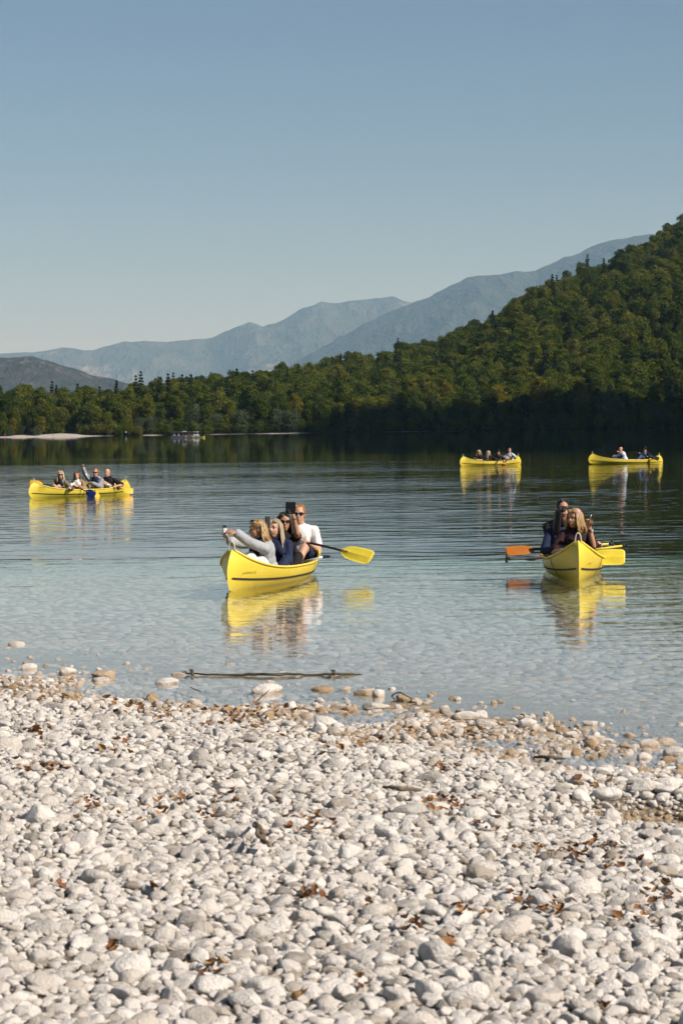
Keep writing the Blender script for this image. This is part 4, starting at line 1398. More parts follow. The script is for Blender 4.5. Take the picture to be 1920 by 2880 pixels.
def skin_mat(name, col):
    t = NT(name)
    oc = t.tc().outputs['Object']; f = t.noise(25, 4, 0.6, oc)
    t.set(color=t.ramp(f, [(0.3, tuple(c * 0.86 for c in col)), (0.7, col)]), rough=0.5, spec=0.35)
    t.b.inputs['Subsurface Weight'].default_value = 0.0
    return t.m
SKIN = {'fair': skin_mat('fair_skin', (0.52, 0.30, 0.20)), 'tan': skin_mat('tanned_skin', (0.42, 0.22, 0.13)), 'pink': skin_mat('reddish_skin', (0.52, 0.27, 0.19))}
def cloth(name, col, stripe=None, rough=0.85):
    if name in MATS: return MATS[name]
    t = NT(name)
    oc = t.tc().outputs['Object']
    fold = t.noise(9, 3, 0.5, t.mapping(oc, (1.2, 1.2, 0.55))); weave = t.noise(260, 2, 0.5, oc)
    c = t.ramp(t.noise(5, 4, 0.6, oc), [(0.3, tuple(x * 0.82 for x in col)), (0.7, tuple(min(1, x * 1.1) for x in col))])
    if stripe:
        wv = t.new('ShaderNodeTexWave', inp={'Scale': 26.0, 'Distortion': 1.5}); t.l(oc, wv.inputs['Vector'])
        c = t.mix(t.mapr(wv.outputs['Fac'], 0.6, 0.8, 0, 0.5), c, stripe)
    t.set(color=c, rough=rough, spec=0.2, normal=t.bump(weave, 0.2, 0.001, t.bump(fold, 0.55, 0.05)))
    MATS[name] = t.m; return t.m
def hair_mat(name, a, b):
    if name in MATS: return MATS[name]
    t = NT(name)
    oc = t.tc().outputs['Object']
    f = t.noise(60, 3, 0.6, t.mapping(oc, (1, 1, 0.12)))
    t.set(color=t.ramp(f, [(0.3, a), (0.7, b)]), rough=0.42, spec=0.45, normal=t.bump(f, 0.6, 0.006))
    MATS[name] = t.m; return t.m
HAIR = {'blond': hair_mat('blond_hair', (0.13, 0.07, 0.025), (0.46, 0.30, 0.12)), 'ash': hair_mat('ash_hair', (0.17, 0.125, 0.08), (0.47, 0.38, 0.26)), 'dark': hair_mat('dark_hair', (0.008, 0.006, 0.005), (0.035, 0.022, 0.016)),
        'brown': hair_mat('brown_hair', (0.05, 0.026, 0.013), (0.16, 0.085, 0.04)), 'ginger': hair_mat('ginger_hair', (0.16, 0.065, 0.02), (0.36, 0.17, 0.06)), 'platinum': hair_mat('platinum_hair', (0.24, 0.16, 0.08), (0.58, 0.45, 0.28))}
M_LENS = simple('dark_lens', (0.008, 0.008, 0.010), 0.12, 0.1, 10, 0.0, spec=0.6)
M_EYE = simple('eye_dark', (0.03, 0.02, 0.015), 0.25, 0.2, 40, 0.0)
M_LIP = simple('lips', (0.36, 0.13, 0.10), 0.45, 0.15, 60, 0.0)

def ik(a, b, l1, l2, hint):
    d = b - a; L = d.length
    if L > (l1 + l2) * 0.995: b = a + d * ((l1 + l2) * 0.995 / L); d = b - a; L = d.length
    L = max(L, abs(l1 - l2) + 0.02)
    ca = (l1 * l1 + L * L - l2 * l2) / (2 * l1 * L); ca = max(-1, min(1, ca))
    dn = d.normalized(); h = hint - dn * hint.dot(dn)
    h = h.normalized() if h.length > 1e-4 else dn.orthogonal().normalized()
    return a + dn * (l1 * ca) + h * (l1 * math.sqrt(1 - ca * ca)), b

def hand(bm, wrist, f, n, curl, k=1.0, left=True, thumb_in=0.5):
    """palm with five separate fingers; f: finger direction, n: palm side, curl in radians per joint"""
    f = f.normalized(); n = (n - f * n.dot(f)).normalized(); s = f.cross(n) * (1 if left else -1)     # s points to the thumb side
    rot = Matrix((f, s, n)).transposed()
    ball(bm, wrist + f * 0.045 * k, (0.052 * k, 0.040 * k, 0.017 * k), rot, 10)
    ball(bm, wrist + f * 0.028 * k + s * 0.020 * k, (0.034 * k, 0.022 * k, 0.018 * k), rot, 8)
    for i, (off, ln) in enumerate(((0.030, 0.070), (0.010, 0.080), (-0.010, 0.075), (-0.029, 0.058))):
        p = wrist + f * 0.080 * k + s * off * k; d = f + s * off * 1.5; d.normalize()
        pts = [p - f * 0.02 * k, p]; an = 0
        for q, fr_ in enumerate((0.45, 0.31, 0.24)):
            an += curl * (0.8 if q == 0 else 1.0)
            dd = d * math.cos(an) + n * math.sin(an)
            pts.append(pts[-1] + dd * ln * fr_ * k)
        limb(bm, pts, [0.0098 * k, 0.0095 * k, 0.0088 * k, 0.008 * k, 0.0068 * k], 7)
    p = wrist + f * 0.022 * k + s * 0.030 * k
    d1 = (f * 0.55 + s * 0.75 + n * 0.25 * thumb_in).normalized(); d2 = (f * 0.85 + s * (0.35 - 0.5 * thumb_in) + n * 0.55 * thumb_in).normalized()
    limb(bm, [p, p + d1 * 0.036 * k, p + d1 * 0.036 * k + d2 * 0.030 * k, p + d1 * 0.036 * k + d2 * 0.055 * k], [0.0125 * k, 0.011 * k, 0.0098 * k, 0.0082 * k], 7)

def inside(C, p, r):
    q = C.M.inverted() @ p
    q.x = max(-1.5, min(1.5, q.x)); q.z = max(q.z, 0.03 + r)
    if q.z < 0.24:
        b = max(0.01, abs(hull_at(q.x, min(q.z, 0.19), 1, 0).y) - r - 0.02)
        q.y = max(-b, min(b, q.y))
    return C.M @ q
def person(label, pelvis, head, face, head_face=None, head_pitch=0.0, head_roll=0.0, k=1.0, female=True, voxel=0.012,
           lh=None, rh=None, le=None, re=None, lcurl=0.5, rcurl=0.5, lhn=None, rhn=None, lhf=None, rhf=None,
           knees=None, feet=None, skin='fair', hair=None, hair_style='short', top=None, sleeve=1.0, bottom=None, leg_cover=1.0,
           shades=None, cap=None, collar=None, jacket=None, neck_open=0.0, bulk=1.0, group=None, lower=True, canoe=None, hair_front=0.95, extra=None):
    """pelvis, head, hands, knees, feet are world points; face/head_face are compass degrees in plan (-90 looks at the camera)"""
    P = Vector(pelvis); H = Vector(head)
    hf = face if head_face is None else head_face
    F0 = Vector((math.cos(R(face)), math.sin(R(face)), 0))
    Fh = Vector((math.cos(R(hf)), math.sin(R(hf)), 0))
    Fh = (Fh * math.cos(head_pitch) + Vector((0, 0, 1)) * math.sin(head_pitch)).normalized()
    hr = Vector((0, 0, 1)).cross(Fh).normalized() * -1            # right of the head
    if head_roll: hr = Quaternion(Fh, head_roll) @ hr
    hu = hr.cross(Fh).normalized()
    hl = -hr
    N = H - hu * 0.135 * k - Fh * 0.035 * k                        # neck base
    up = (N - P).normalized()
    ff = (F0 - up * F0.dot(up)).normalized(); rr = ff.cross(up).normalized()
    sw = (0.163 if female else 0.18) * k * (0.5 + 0.5 * bulk)
    T = (N - P).length
    org = Vector((P.x, P.y, P.z))
    head_rot = Matrix((Fh, hl, hu)).transposed()
    tor_rot = Matrix((ff, -rr, up)).transposed()
    def th(f, l, u): return H + (Fh * f + hl * l + hu * u) * k      # head-local point
    sd_ = (0.075 if female else 0.098) * k
    sh = {1: N - up * sd_ - rr * sw, -1: N - up * sd_ + rr * sw}      # 1 = left
    UA, FA = 0.285 * k, 0.25 * k
    arms = {}
    for s, tgt, hint in ((1, lh, le), (-1, rh, re)):
        a = sh[s]
        out = -rr * s
        if tgt is None: tgt = P + ff * 0.27 * k + out * 0.10 * k + up * 0.17 * k
        tgt = Vector(tgt)
        hh = Vector(hint) - a if hint is not None else (out * 0.8 - up * 0.8 - ff * 0.3)
        e, w_ = ik(a, tgt, UA, FA, hh)
        arms[s] = (a, e, w_)
    b = Acc()
    # torso
    ch = 1.0 if female else 1.1
    ball(b, P + up * 0.04 * k, (0.125 * k * bulk, 0.165 * k * bulk, 0.12 * k), tor_rot)
    ball(b, P + up * T * 0.38, (0.105 * k * bulk, 0.135 * k * bulk, 0.17 * k), tor_rot)
    ball(b, P + up * T * 0.68 + ff * 0.01, (0.115 * k * bulk, 0.15 * ch * k * bulk, 0.16 * k), tor_rot)
    ball(b, P + up * T * 0.84, (0.085 * k, sw * 0.92, 0.075 * k), tor_rot)
    if female:
        for s in (1, -1): ball(b, P + up * T * 0.66 + ff * 0.085 * k - rr * s * 0.07 * k, (0.055 * k, 0.06 * k, 0.06 * k), tor_rot)
    for s in (1, -1): limb(b, [N - up * 0.025 * k, sh[s]], [0.048 * k, 0.050 * k])
    limb(b, [N - up * 0.06 * k, H - hu * 0.06 * k - Fh * 0.02 * k], [0.058 * k, 0.050 * k] if female else [0.068 * k, 0.058 * k])
    # head
    ball(b, th(-0.012, 0, 0.035), (0.098 * k, 0.076 * k, 0.088 * k), head_rot, 16)
    ball(b, th(0.022, 0, -0.030), (0.068 * k, 0.062 * k, 0.085 * k), head_rot, 14)
    ball(b, th(0.045, 0, -0.088), (0.034 * k, 0.036 * k, 0.030 * k), head_rot, 10)
    for s in (1, -1):
        ball(b, th(0.045, s * 0.036, -0.022), (0.035 * k, 0.026 * k, 0.026 * k), head_rot, 8)
        ball(b, th(0.068, s * 0.030, 0.030), (0.018 * k, 0.026 * k, 0.011 * k), head_rot, 8)
        ball(b, th(-0.012, s * 0.077, -0.008), (0.017 * k, 0.009 * k, 0.030 * k), head_rot, 8)
    limb(b, [th(0.078, 0, 0.022), th(0.100, 0, -0.018), th(0.086, 0, -0.026)], [0.009 * k, 0.0145 * k, 0.012 * k], 8)
    for s in (1, -1): ball(b, th(0.090, s * 0.012, -0.024), (0.011 * k, 0.008 * k, 0.008 * k), head_rot, 6)
    limb(b, [th(0.078, 0.020, -0.056), th(0.088, 0, -0.052), th(0.078, -0.020, -0.056)], [0.006 * k, 0.009 * k, 0.006 * k], 6)
    limb(b, [th(0.076, 0.016, -0.066), th(0.084, 0, -0.067), th(0.076, -0.016, -0.066)], [0.006 * k, 0.009 * k, 0.006 * k], 6)
    # arms, hands
    for s in (1, -1):
        a, e, w_ = arms[s]
        r_ = 1.0 if female else 1.16
        limb(b, [a, a.lerp(e, 0.45), e, e.lerp(w_, 0.35), w_], [0.050 * k * r_, 0.043 * k * r_, 0.036 * k * r_, 0.036 * k * r_, 0.025 * k * r_])
        fd = (w_ - e).normalized()
        hfv = lhf if s == 1 else rhf
        if hfv is not None: fd = Vector(hfv).normalized()
        nv = lhn if s == 1 else rhn
        nv = Vector(nv) if nv is not None else (rr * s * 0.6 - up * 0.6 + ff * 0.2)
        hand(b, w_, fd, nv, lcurl if s == 1 else rcurl, k, left=(s == 1))
    # legs
    legs = {}
    if lower:
        for s in (1, -1):
            hip = P - rr * s * 0.085 * k
            ld = ff if canoe is None else (canoe.w(1, 0, 0) - canoe.w(0, 0, 0)).normalized()
            lr_ = rr if canoe is None else ld.cross(Vector((0, 0, 1)))
            if canoe is not None: hip = P - lr_ * s * 0.08 * k
            kn = Vector(knees[0 if s == 1 else 1]) if knees else hip + ld * 0.36 * k - lr_ * s * 0.03 * k + Vector((0, 0, 0.20 * k))
            ft = Vector(feet[0 if s == 1 else 1]) if feet else kn + ld * 0.22 * k + Vector((0, 0, -0.36 * k))
            d = kn - hip; kn = hip + d.normalized() * min(d.length, 0.44 * k)
            d = ft - kn; ft = kn + d.normalized() * min(d.length, 0.42 * k)
            ft.z = max(ft.z, 0.07)
            if canoe is not None: kn = inside(canoe, kn, 0.075); ft = inside(canoe, ft, 0.05)
            legs[s] = (hip, kn, ft)
            limb(b, [hip, hip.lerp(kn, 0.5), kn, kn.lerp(ft, 0.3), ft], [0.085 * k * bulk, 0.075 * k * bulk, 0.054 * k, 0.054 * k, 0.036 * k])
            toe = ft + ((ff if canoe is None else ld) * 0.9 + Vector((0, 0, -0.25))).normalized() * 0.15 * k
            if canoe is not None: toe = inside(canoe, toe, 0.04)
            limb(b, [ft, ft.lerp(toe, 0.6), toe], [0.036 * k, 0.036 * k, 0.026 * k])
    body = remesh(b, voxel, 3, 'person', org)
    body.materials.append(SKIN[skin])
    o = link('person', body); o.location = org
    tag(o, label, 'person', group)
    # ---- clothes: inflated shells over the same figure
    def shell(name, mat, inflate, parts, vox=None, sm=3):
        bb = Acc(); parts(bb, inflate)
        me = remesh(bb, vox or max(voxel, 0.011), sm, name, org); me.materials.append(mat)
        return link(name, me, None, o)
    def torso_parts(bb, i, low=0.0):
        ball(bb, P + up * 0.05 * k, (0.135 * k * bulk + i, 0.175 * k * bulk + i, 0.12 * k + i), tor_rot)
        ball(bb, P + up * T * 0.38, (0.112 * k * bulk + i, 0.142 * k * bulk + i, 0.17 * k + i), tor_rot)
        ball(bb, P + up * T * 0.68 + ff * 0.01, (0.118 * k * bulk + i, 0.153 * ch * k * bulk + i, 0.16 * k + i), tor_rot)
        ball(bb, P + up * T * 0.84, (0.088 * k + i, sw * 0.95 + i, 0.078 * k + i), tor_rot)
        if female:
            for s in (1, -1): ball(bb, P + up * T * 0.66 + ff * 0.085 * k - rr * s * 0.07 * k, (0.057 * k + i, 0.062 * k + i, 0.062 * k + i), tor_rot)
        for s in (1, -1): limb(bb, [N - up * 0.035 * k, sh[s]], [0.046 * k + i, 0.050 * k + i])
        limb(bb, [N - up * 0.08 * k, N - up * (0.005 + neck_open) * k], [0.085 * k + i, 0.062 * k + i])
    def arm_parts(bb, i, cover):
        r_ = 1.0 if female else 1.16
        for s in (1, -1):
            a, e, w_ = arms[s]
            if cover <= 0: continue
            if cover < 0.5:
                q = a.lerp(e, cover * 2); limb(bb, [a, a.lerp(q, .5), q], [0.050 * k * r_ + i, 0.050 * k * r_ + i, 0.052 * k * r_ + i])
            else:
                q = e.lerp(w_, (cover - 0.5) * 2)
                limb(bb, [a, a.lerp(e, .5), e, e.lerp(q, .5), q], [0.050 * k * r_ + i, 0.049 * k * r_ + i, 0.047 * k * r_ + i, 0.046 * k * r_ + i, 0.041 * k * r_ + i])
                rs = random.Random(3)
                for u in (0.3, 0.62, 0.85):           # folds at the elbow
                    ball(bb, a.lerp(e, u) + Vector((rs.uniform(-1, 1), rs.uniform(-1, 1), rs.uniform(-1, 1))) * 0.016, (0.05 * k * r_ + i, 0.05 * k * r_ + i, 0.022), None, 8)
    if top: shell('shirt' if sleeve < 0.9 else 'top', top, 0.010, lambda bb, i: (torso_parts(bb, i), arm_parts(bb, i, 0 if jacket else sleeve)))
    if jacket:
        def jk(bb, i):
            for s in (1, -1):
                off = -rr * s * 0.045 * k - ff * 0.02 * k
                ball(bb, P + up * 0.06 * k + off, (0.14 * k * bulk + i, 0.135 * k * bulk + i, 0.13 * k), tor_rot)
                ball(bb, P + up * T * 0.40 + off, (0.118 * k * bulk + i, 0.11 * k * bulk + i, 0.18 * k), tor_rot)
                ball(bb, P + up * T * 0.70 + off, (0.122 * k * bulk + i, 0.12 * k * bulk + i, 0.16 * k), tor_rot)
                ball(bb, P + up * T * 0.86 + off * 1.1, (0.090 * k + i, sw * 0.62 + i, 0.076 * k + i), tor_rot)
            arm_parts(bb, i, sleeve)
        shell('jacket', jacket, 0.019, jk)
    if bottom and lower:
        def lg(bb, i):
            ball(bb, P + up * 0.02 * k, (0.135 * k * bulk + i, 0.178 * k * bulk + i, 0.115 * k + i), tor_rot)
            for s in (1, -1):
                hip, kn, ft = legs[s]
                if leg_cover < 0.5:
                    q = hip.lerp(kn, leg_cover * 2); limb(bb, [hip, hip.lerp(q, .5), q], [0.092 * k * bulk + i, 0.087 * k * bulk + i, 0.082 * k + i])
                else:
                    q = kn.lerp(ft, (leg_cover - 0.5) * 2)
                    limb(bb, [hip, hip.lerp(kn, .5), kn, kn.lerp(q, .5), q], [0.092 * k * bulk + i, 0.083 * k * bulk + i, 0.064 * k + i, 0.062 * k + i, 0.056 * k + i])
        shell('trousers' if leg_cover > 0.5 else 'shorts', bottom, 0.009, lg)
    # ---- hair
    if hair:
        bb = Acc(); rs = random.Random(len(label))
        ball(bb, th(-0.024, 0, 0.045), (0.098 * k, 0.085 * k, 0.091 * k), head_rot, 16)
        ball(bb, th(-0.055, 0, 0.0), (0.064 * k, 0.078 * k, 0.085 * k), head_rot, 14)
        if hair_style == 'short':
            for q in range(10): ball(bb, th(-0.03 + rs.uniform(-.05, .07), rs.uniform(-.05, .05), 0.115 + rs.uniform(-.015, .006)), (0.03 * k, 0.022 * k, 0.018 * k), head_rot, 8)
            for s in (1, -1): ball(bb, th(0.000, s * 0.070, 0.028), (0.030 * k, 0.012 * k, 0.040 * k), head_rot, 8)
        else:
            for s in (1, -1):
                if hair_front < 1.2: ball(bb, th(0.010, s * 0.070, 0.020), (0.045 * k, 0.017 * k, 0.062 * k), head_rot, 8)
                ball(bb, th(0.045, s * 0.036, 0.092), (0.035 * k, 0.036 * k, 0.022 * k), head_rot, 8)
        cap_me = remesh(bb, max(0.009, voxel * 0.8), 1, 'hair', org)
        cap_me.materials.append(HAIR[hair])
        ho = link('hair', cap_me, None, o)
        if hair_style in ('long', 'bob', 'very_long'):
            ln = {'bob': 0.20, 'long': 0.34, 'very_long': 0.44}[hair_style]
            mb = MB()
            for q in range(150 if voxel < 0.013 else 50):
                az = rs.uniform(-1, 1) * 2.75
                az = math.copysign(hair_front + abs(az) / 2.75 * (3.1 - hair_front), az)
                if abs(az) > math.pi: az = math.copysign(math.pi, az)
                # az 0 is forward
                rd = 1.0 + rs.uniform(-0.04, 0.10)
                def el(a_, u_, r_): return th(-0.018 + math.cos(a_) * 0.095 * r_, math.sin(a_) * 0.086 * r_, u_)
                p0 = el(az * 0.7, 0.105 + rs.uniform(-.01, .012), 0.62)
                p1 = el(az, 0.055, 1.0 * rd); p2 = el(az, -0.02, 1.08 * rd)
                fr_ = max(0.0, math.cos(az))
                drop = ln * rs.uniform(0.72, 1.0)
                hang = Vector((0, 0, -1)) * 0.75 - hu * 0.25
                p3 = p2 + hang * drop * 0.42 * k + (hl * math.sin(az) * 0.022 + Fh * math.cos(az) * 0.012) * k
                p4 = p2 + hang * drop * 0.78 * k + (hl * math.sin(az) * 0.036 + Fh * math.cos(az) * 0.03 - Fh * 0.01) * k + Vector((rs.uniform(-1, 1), rs.uniform(-1, 1), 0)) * 0.012
                p5 = p2 + hang * drop * k + (hl * math.sin(az) * 0.03 + Fh * math.cos(az) * 0.03) * k + Vector((rs.uniform(-1, 1), rs.uniform(-1, 1), 0)) * 0.02
                pp_ = [p0, p1, p2, p3, p4, p5]
                w0 = (0.0075 if voxel < 0.013 else 0.011) * k * rs.uniform(0.7, 1.3)
                mb.tube([p - org for p in pp_], [w0 * 0.7, w0, w0 * 1.15, w0 * 1.05, w0 * 0.8, w0 * 0.2], 5)
            link('hair_strands', mb.mesh('hair_strands', [HAIR[hair]], True), None, ho)
    # ---- face details
    if shades == 'eyes':
        mb = MB()
        for s in (1, -1):
            ring = []
            for q in range(12):
                an = 2 * math.pi * q / 12
                ring.append((math.cos(an) * 0.030, math.sin(an) * 0.021 + (0.004 if math.sin(an) > 0 else -0.002)))
            V = [th(0.093 - abs(x + s * 0.034) * 0.28 + d_, s * 0.034 + x, 0.010 + y) - org for d_ in (0.0, 0.006) for x, y in ring]
            F = [tuple(range(12, 24)), tuple(range(11, -1, -1))] + [(q, (q + 1) % 12, 12 + (q + 1) % 12, 12 + q) for q in range(12)]
            mb.add(V, F)
            mb.tube([th(0.084, s * 0.062, 0.018) - org, th(0.03, s * 0.082, 0.016) - org, th(-0.02, s * 0.084, 0.010) - org], 0.0035 * k, 5)
        mb.tube([th(0.098, 0.012, 0.016) - org, th(0.100, 0, 0.019) - org, th(0.098, -0.012, 0.016) - org], 0.003 * k, 5)
        link('sunglasses', mb.mesh('sunglasses', [M_LENS]), None, o)
    else:
        for s in (1, -1):
            b2 = Acc(); ball(b2, th(0.075, s * 0.031, 0.010) - org, (0.009 * k, 0.012 * k, 0.007 * k), head_rot, 8)
            me = b2.mesh('eye'); me.materials.append(M_EYE); link('eye', me, None, o)
        if hair:
            mb = MB()
            for s in (1, -1): mb.tube([th(0.082, s * 0.014, 0.036) - org, th(0.083, s * 0.032, 0.042) - org, th(0.070, s * 0.050, 0.034) - org], [0.003, 0.0045, 0.002], 5)
            link('eyebrows', mb.mesh('eyebrows', [HAIR[hair] if hair != 'platinum' else HAIR['brown']], True), None, o)
    mb = MB(); mb.tube([th(0.0845, 0.019, -0.060) - org, th(0.0945, 0, -0.0595) - org, th(0.0845, -0.019, -0.060) - org], [0.002, 0.0048, 0.002], 6)
    link('lips', mb.mesh('lips', [M_LIP], True), None, o)
    if shades == 'top':
        mb = MB()
        for s in (1, -1):
            b2 = Acc(); ball(b2, th(0.050, s * 0.036, 0.118) - org, (0.020 * k, 0.031 * k, 0.016 * k), head_rot, 8); mb.add(b2.V[0], b2.F)
            mb.tube([th(0.05, s * 0.066, 0.105) - org, th(0.0, s * 0.092, 0.06) - org, th(-0.03, s * 0.094, 0.03) - org], 0.004, 5)
        mb.tube([th(0.062, 0.014, 0.122) - org, th(0.062, -0.014, 0.122) - org], 0.004, 5)
        link('sunglasses', mb.mesh('sunglasses', [M_LENS], True), None, o)
    if cap:
        bb = Acc()
        if cap[1] == 'band':
            ball(bb, th(0.004, 0.052, 0.080), (0.050 * k, 0.040 * k, 0.046 * k), head_rot, 14)
        else: ball(bb, th(-0.012, 0, 0.062), (0.108 * k, 0.092 * k, 0.080 * k), head_rot, 14)
        if cap[1] == 'brim': ball(bb, th(0.0, 0, 0.050), (0.185 * k, 0.165 * k, 0.011 * k), head_rot, 18); ball(bb, th(-0.01, 0, 0.11), (0.09 * k, 0.08 * k, 0.05 * k), head_rot, 12)
        elif cap[1] == 'band': pass
        elif cap[1] == 'peak': ball(bb, th(0.115, 0, 0.055), (0.075 * k, 0.070 * k, 0.010 * k), head_rot, 10)
        me = remesh(bb, 0.009, 2, 'cap', org); me.materials.append(cap[0])
        link('hat' if cap[1] == 'brim' else 'cap', me, None, o)
    if extra: extra(o, org, th, P, N, up, ff, rr, arms, T)
    return o, arms
# ================================================================== the crews
def wp(C, x, px, py, dd=0.0): return atd(px, py, C.w(x, 0, 0.4).y + dd)
CL = dict(grey=cloth('grey_linen', (0.36, 0.38, 0.41), (0.24, 0.26, 0.29)), navy=cloth('navy_cotton', (0.018, 0.026, 0.065)), black=cloth('black_cotton', (0.014, 0.013, 0.014)), white=cloth('white_cotton', (0.74, 0.72, 0.70)),
          offwhite=cloth('cream_trousers', (0.72, 0.69, 0.63)), plum=cloth('dark_plum_cotton', (0.030, 0.014, 0.017)), olive=cloth('olive_jacket', (0.16, 0.145, 0.095), (0.22, 0.20, 0.14)), tan=cloth('tan_cardigan', (0.30, 0.19, 0.11)),
          fleece=cloth('grey_fleece', (0.24, 0.26, 0.29)), khaki=cloth('khaki_trousers', (0.16, 0.16, 0.07)), beige=cloth('beige_trousers', (0.36, 0.28, 0.2)), denim=cloth('blue_denim', (0.06, 0.10, 0.20)),
          pale=cloth('pale_blue_shirt', (0.55, 0.58, 0.66)), blue=cloth('blue_shirt', (0.16, 0.24, 0.42)), charcoal=cloth('charcoal_jacket', (0.06, 0.058, 0.056)), pink=cloth('dusty_pink_cap', (0.50, 0.30, 0.27)))
M_BRASS = simple('bead_bracelet', (0.20, 0.16, 0.10), 0.4, 0.3, 200, 0.4)
M_STEEL = simple('steel_watch', (0.6, 0.6, 0.58), 0.25, 0.1, 40, 0.0, metal=0.9)
M_SCREEN = simple('pale_screen', (0.50, 0.49, 0.47), 0.3, 0.06, 20, 0.0)
M_PHONE = simple('dark_phone', (0.020, 0.020, 0.022), 0.35, 0.2, 60, 0.0)
M_PHONE2 = simple('grey_phone', (0.11, 0.11, 0.105), 0.4, 0.15, 60, 0.0)

def band(o, name, p, d, r, w, mat, org):
    d = Vector(d).normalized(); mb = MB(); mb.tube([Vector(p) - org - d * w / 2, Vector(p) - org + d * w / 2], [r, r], 12); link(name, mb.mesh(name, [mat], True), None, o)
def phone(c, normal, upv, w, h, mat, label, screen=None, cams=True, fold=False):
    n = Vector(normal).normalized(); u = Vector(upv); u = (u - n * u.dot(n)).normalized(); s = u.cross(n)
    e = empty('phone', c); tag(e, label, 'phone')
    rot = Matrix((s, u, n)).transposed()
    me = bpy.data.meshes.new('body'); bm = bmesh.new(); bmesh.ops.create_cube(bm, size=1.0, matrix=rot.to_4x4() @ Matrix.Diagonal((w, h, 0.010, 1)))
    bmesh.ops.bevel(bm, geom=bm.edges[:], offset=0.004, segments=2, affect='EDGES'); bm.to_mesh(me); bm.free(); me.materials.append(mat); link('body', me, None, e)
    if fold:
        me = bpy.data.meshes.new('cover'); bm = bmesh.new(); r2 = Matrix.Rotation(R(38), 3, 'Y')
        bmesh.ops.create_cube(bm, size=1.0, matrix=(rot @ Matrix.Rotation(R(-22), 3, 'Y')).to_4x4() @ Matrix.Translation((w * 0.98, 0, 0)) @ Matrix.Diagonal((w, h, 0.008, 1)))
        bmesh.ops.bevel(bm, geom=bm.edges[:], offset=0.003, segments=2, affect='EDGES'); bm.to_mesh(me); bm.free(); me.materials.append(mat); link('cover', me, None, e)
    if screen:
        mb = MB(); mb.box(n * 0.0062 - u * h * 0.08, (w * 0.9, h * 0.72, 0.003), rot); link('screen', mb.mesh('screen', [screen]), None, e)
    if cams:
        for q in range(3):
            mb = MB(); p = n * 0.005 - s * w * 0.28 + u * (h * 0.40 - q * 0.017); mb.tube([p, p + n * 0.003], [0.006, 0.006], 10); link('camera_lens', mb.mesh('camera_lens', [M_LENS]), None, e)
    return e

# ---------------------------------------------------------------- canoe at mid picture
G1 = 'people in the canoe at mid picture'
VX = 0.0085
ph1 = wp(CA, 0.75, 633, 1495, -0.25)
def x_w1(o, org, th, P, N, up, ff, rr, arms, T):
    a, e, w_ = arms[1]; band(o, 'hair_tie', w_ - (w_ - e).normalized() * 0.02, w_ - e, 0.030, 0.008, M_BLACK, org)
person('person in grey shirt and white trousers holding out a phone in the bow', CA.w(0.50, 0.03, 0.13), wp(CA, 0.62, 723, 1490, 0), -160, -168, -0.08, voxel=VX, k=0.98,
       lh=wp(CA, 0.75, 660, 1495, -0.32), rh=wp(CA, 0.75, 641, 1521, -0.10), le=wp(CA, 0.6, 705, 1545, -0.25), re=wp(CA, 0.6, 678, 1575, 0.1), lcurl=0.5, rcurl=0.75, lhf=(-1, -0.1, 0.15), lhn=(0, 0.5, -1), rhf=(-0.3, -0.2, 0.9), rhn=(-0.9, -0.3, 0),
       knees=(wp(CA, 0.5, 733, 1578, -0.22), wp(CA, 0.75, 704, 1567, -0.05)), feet=(CA.w(0.95, 0.05, 0.08), CA.w(1.1, -0.1, 0.08)), skin='tan', hair='blond', hair_style='bob', hair_front=1.75, shades='top',
       top=CL['navy'], jacket=CL['grey'], sleeve=0.93, bottom=CL['offwhite'], group=G1, canoe=CA, extra=x_w1)
phone(ph1, (0.80, -0.58, 0.10), (0.08, 0, 1), 0.074, 0.152, M_PHONE, 'phone with a pale lit screen held out over the bow by the person in grey', M_SCREEN, False)
def x_w2(o, org, th, P, N, up, ff, rr, arms, T):
    mb = MB(); c0 = N + ff * 0.075 - up * 0.02
    pts = [c0 - rr * 0.06, c0 - rr * 0.055 + ff * 0.05 - up * 0.07, N + ff * 0.15 - up * 0.17, N + ff * 0.168 - up * 0.24]
    mb.tube([p - org for p in pts], 0.004, 5); mb.tube([N + ff * 0.168 - up * 0.24 - org, N + ff * 0.172 - up * 0.27 - org], 0.008, 6)
    link('neck_cord', mb.mesh('neck_cord', [M_BLACK], True), None, o)
    a, e, w_ = arms[1]; band(o, 'bracelet', w_ - (w_ - e).normalized() * 0.012, w_ - e, 0.028, 0.012, M_BRASS, org)
    mb = MB(); mb.tube([th(0.094, 0.012, -0.058) - org, th(0.12, 0.03, -0.052) - org, th(0.05, 0.075, -0.075) - org], 0.0035, 5); link('microphone_arm', mb.mesh('microphone_arm', [M_BLACK], True), None, o)
person('person in navy top filming with a phone, hand resting on the canoe rim', CA.w(-0.32, 0.02, 0.11), wp(CA, -0.20, 772, 1487, 0), -108, -118, 0.02, voxel=VX, k=0.98,
       lh=wp(CA, -0.28, 809, 1591, -0.42), le=wp(CA, -0.3, 812, 1560, -0.1), rh=wp(CA, -0.1, 748, 1492, -0.34), re=wp(CA, -0.1, 738, 1570, -0.1), lcurl=0.12, rcurl=0.6, lhf=(0.35, -0.5, -0.75), lhn=(-0.5, 0.3, -0.5), rhf=(0.1, 0.05, 1), rhn=(0.7, 0.6, 0),
       skin='fair', hair='ash', hair_style='very_long', hair_front=1.25, top=CL['navy'], sleeve=0.78, bottom=CL['navy'], group=G1, canoe=CA, neck_open=0.03, extra=x_w2,
       knees=(CA.w(0.05, 0.2, 0.26), CA.w(0.05, -0.12, 0.26)), feet=(CA.w(0.25, 0.1, 0.08), CA.w(0.25, -0.1, 0.08)))
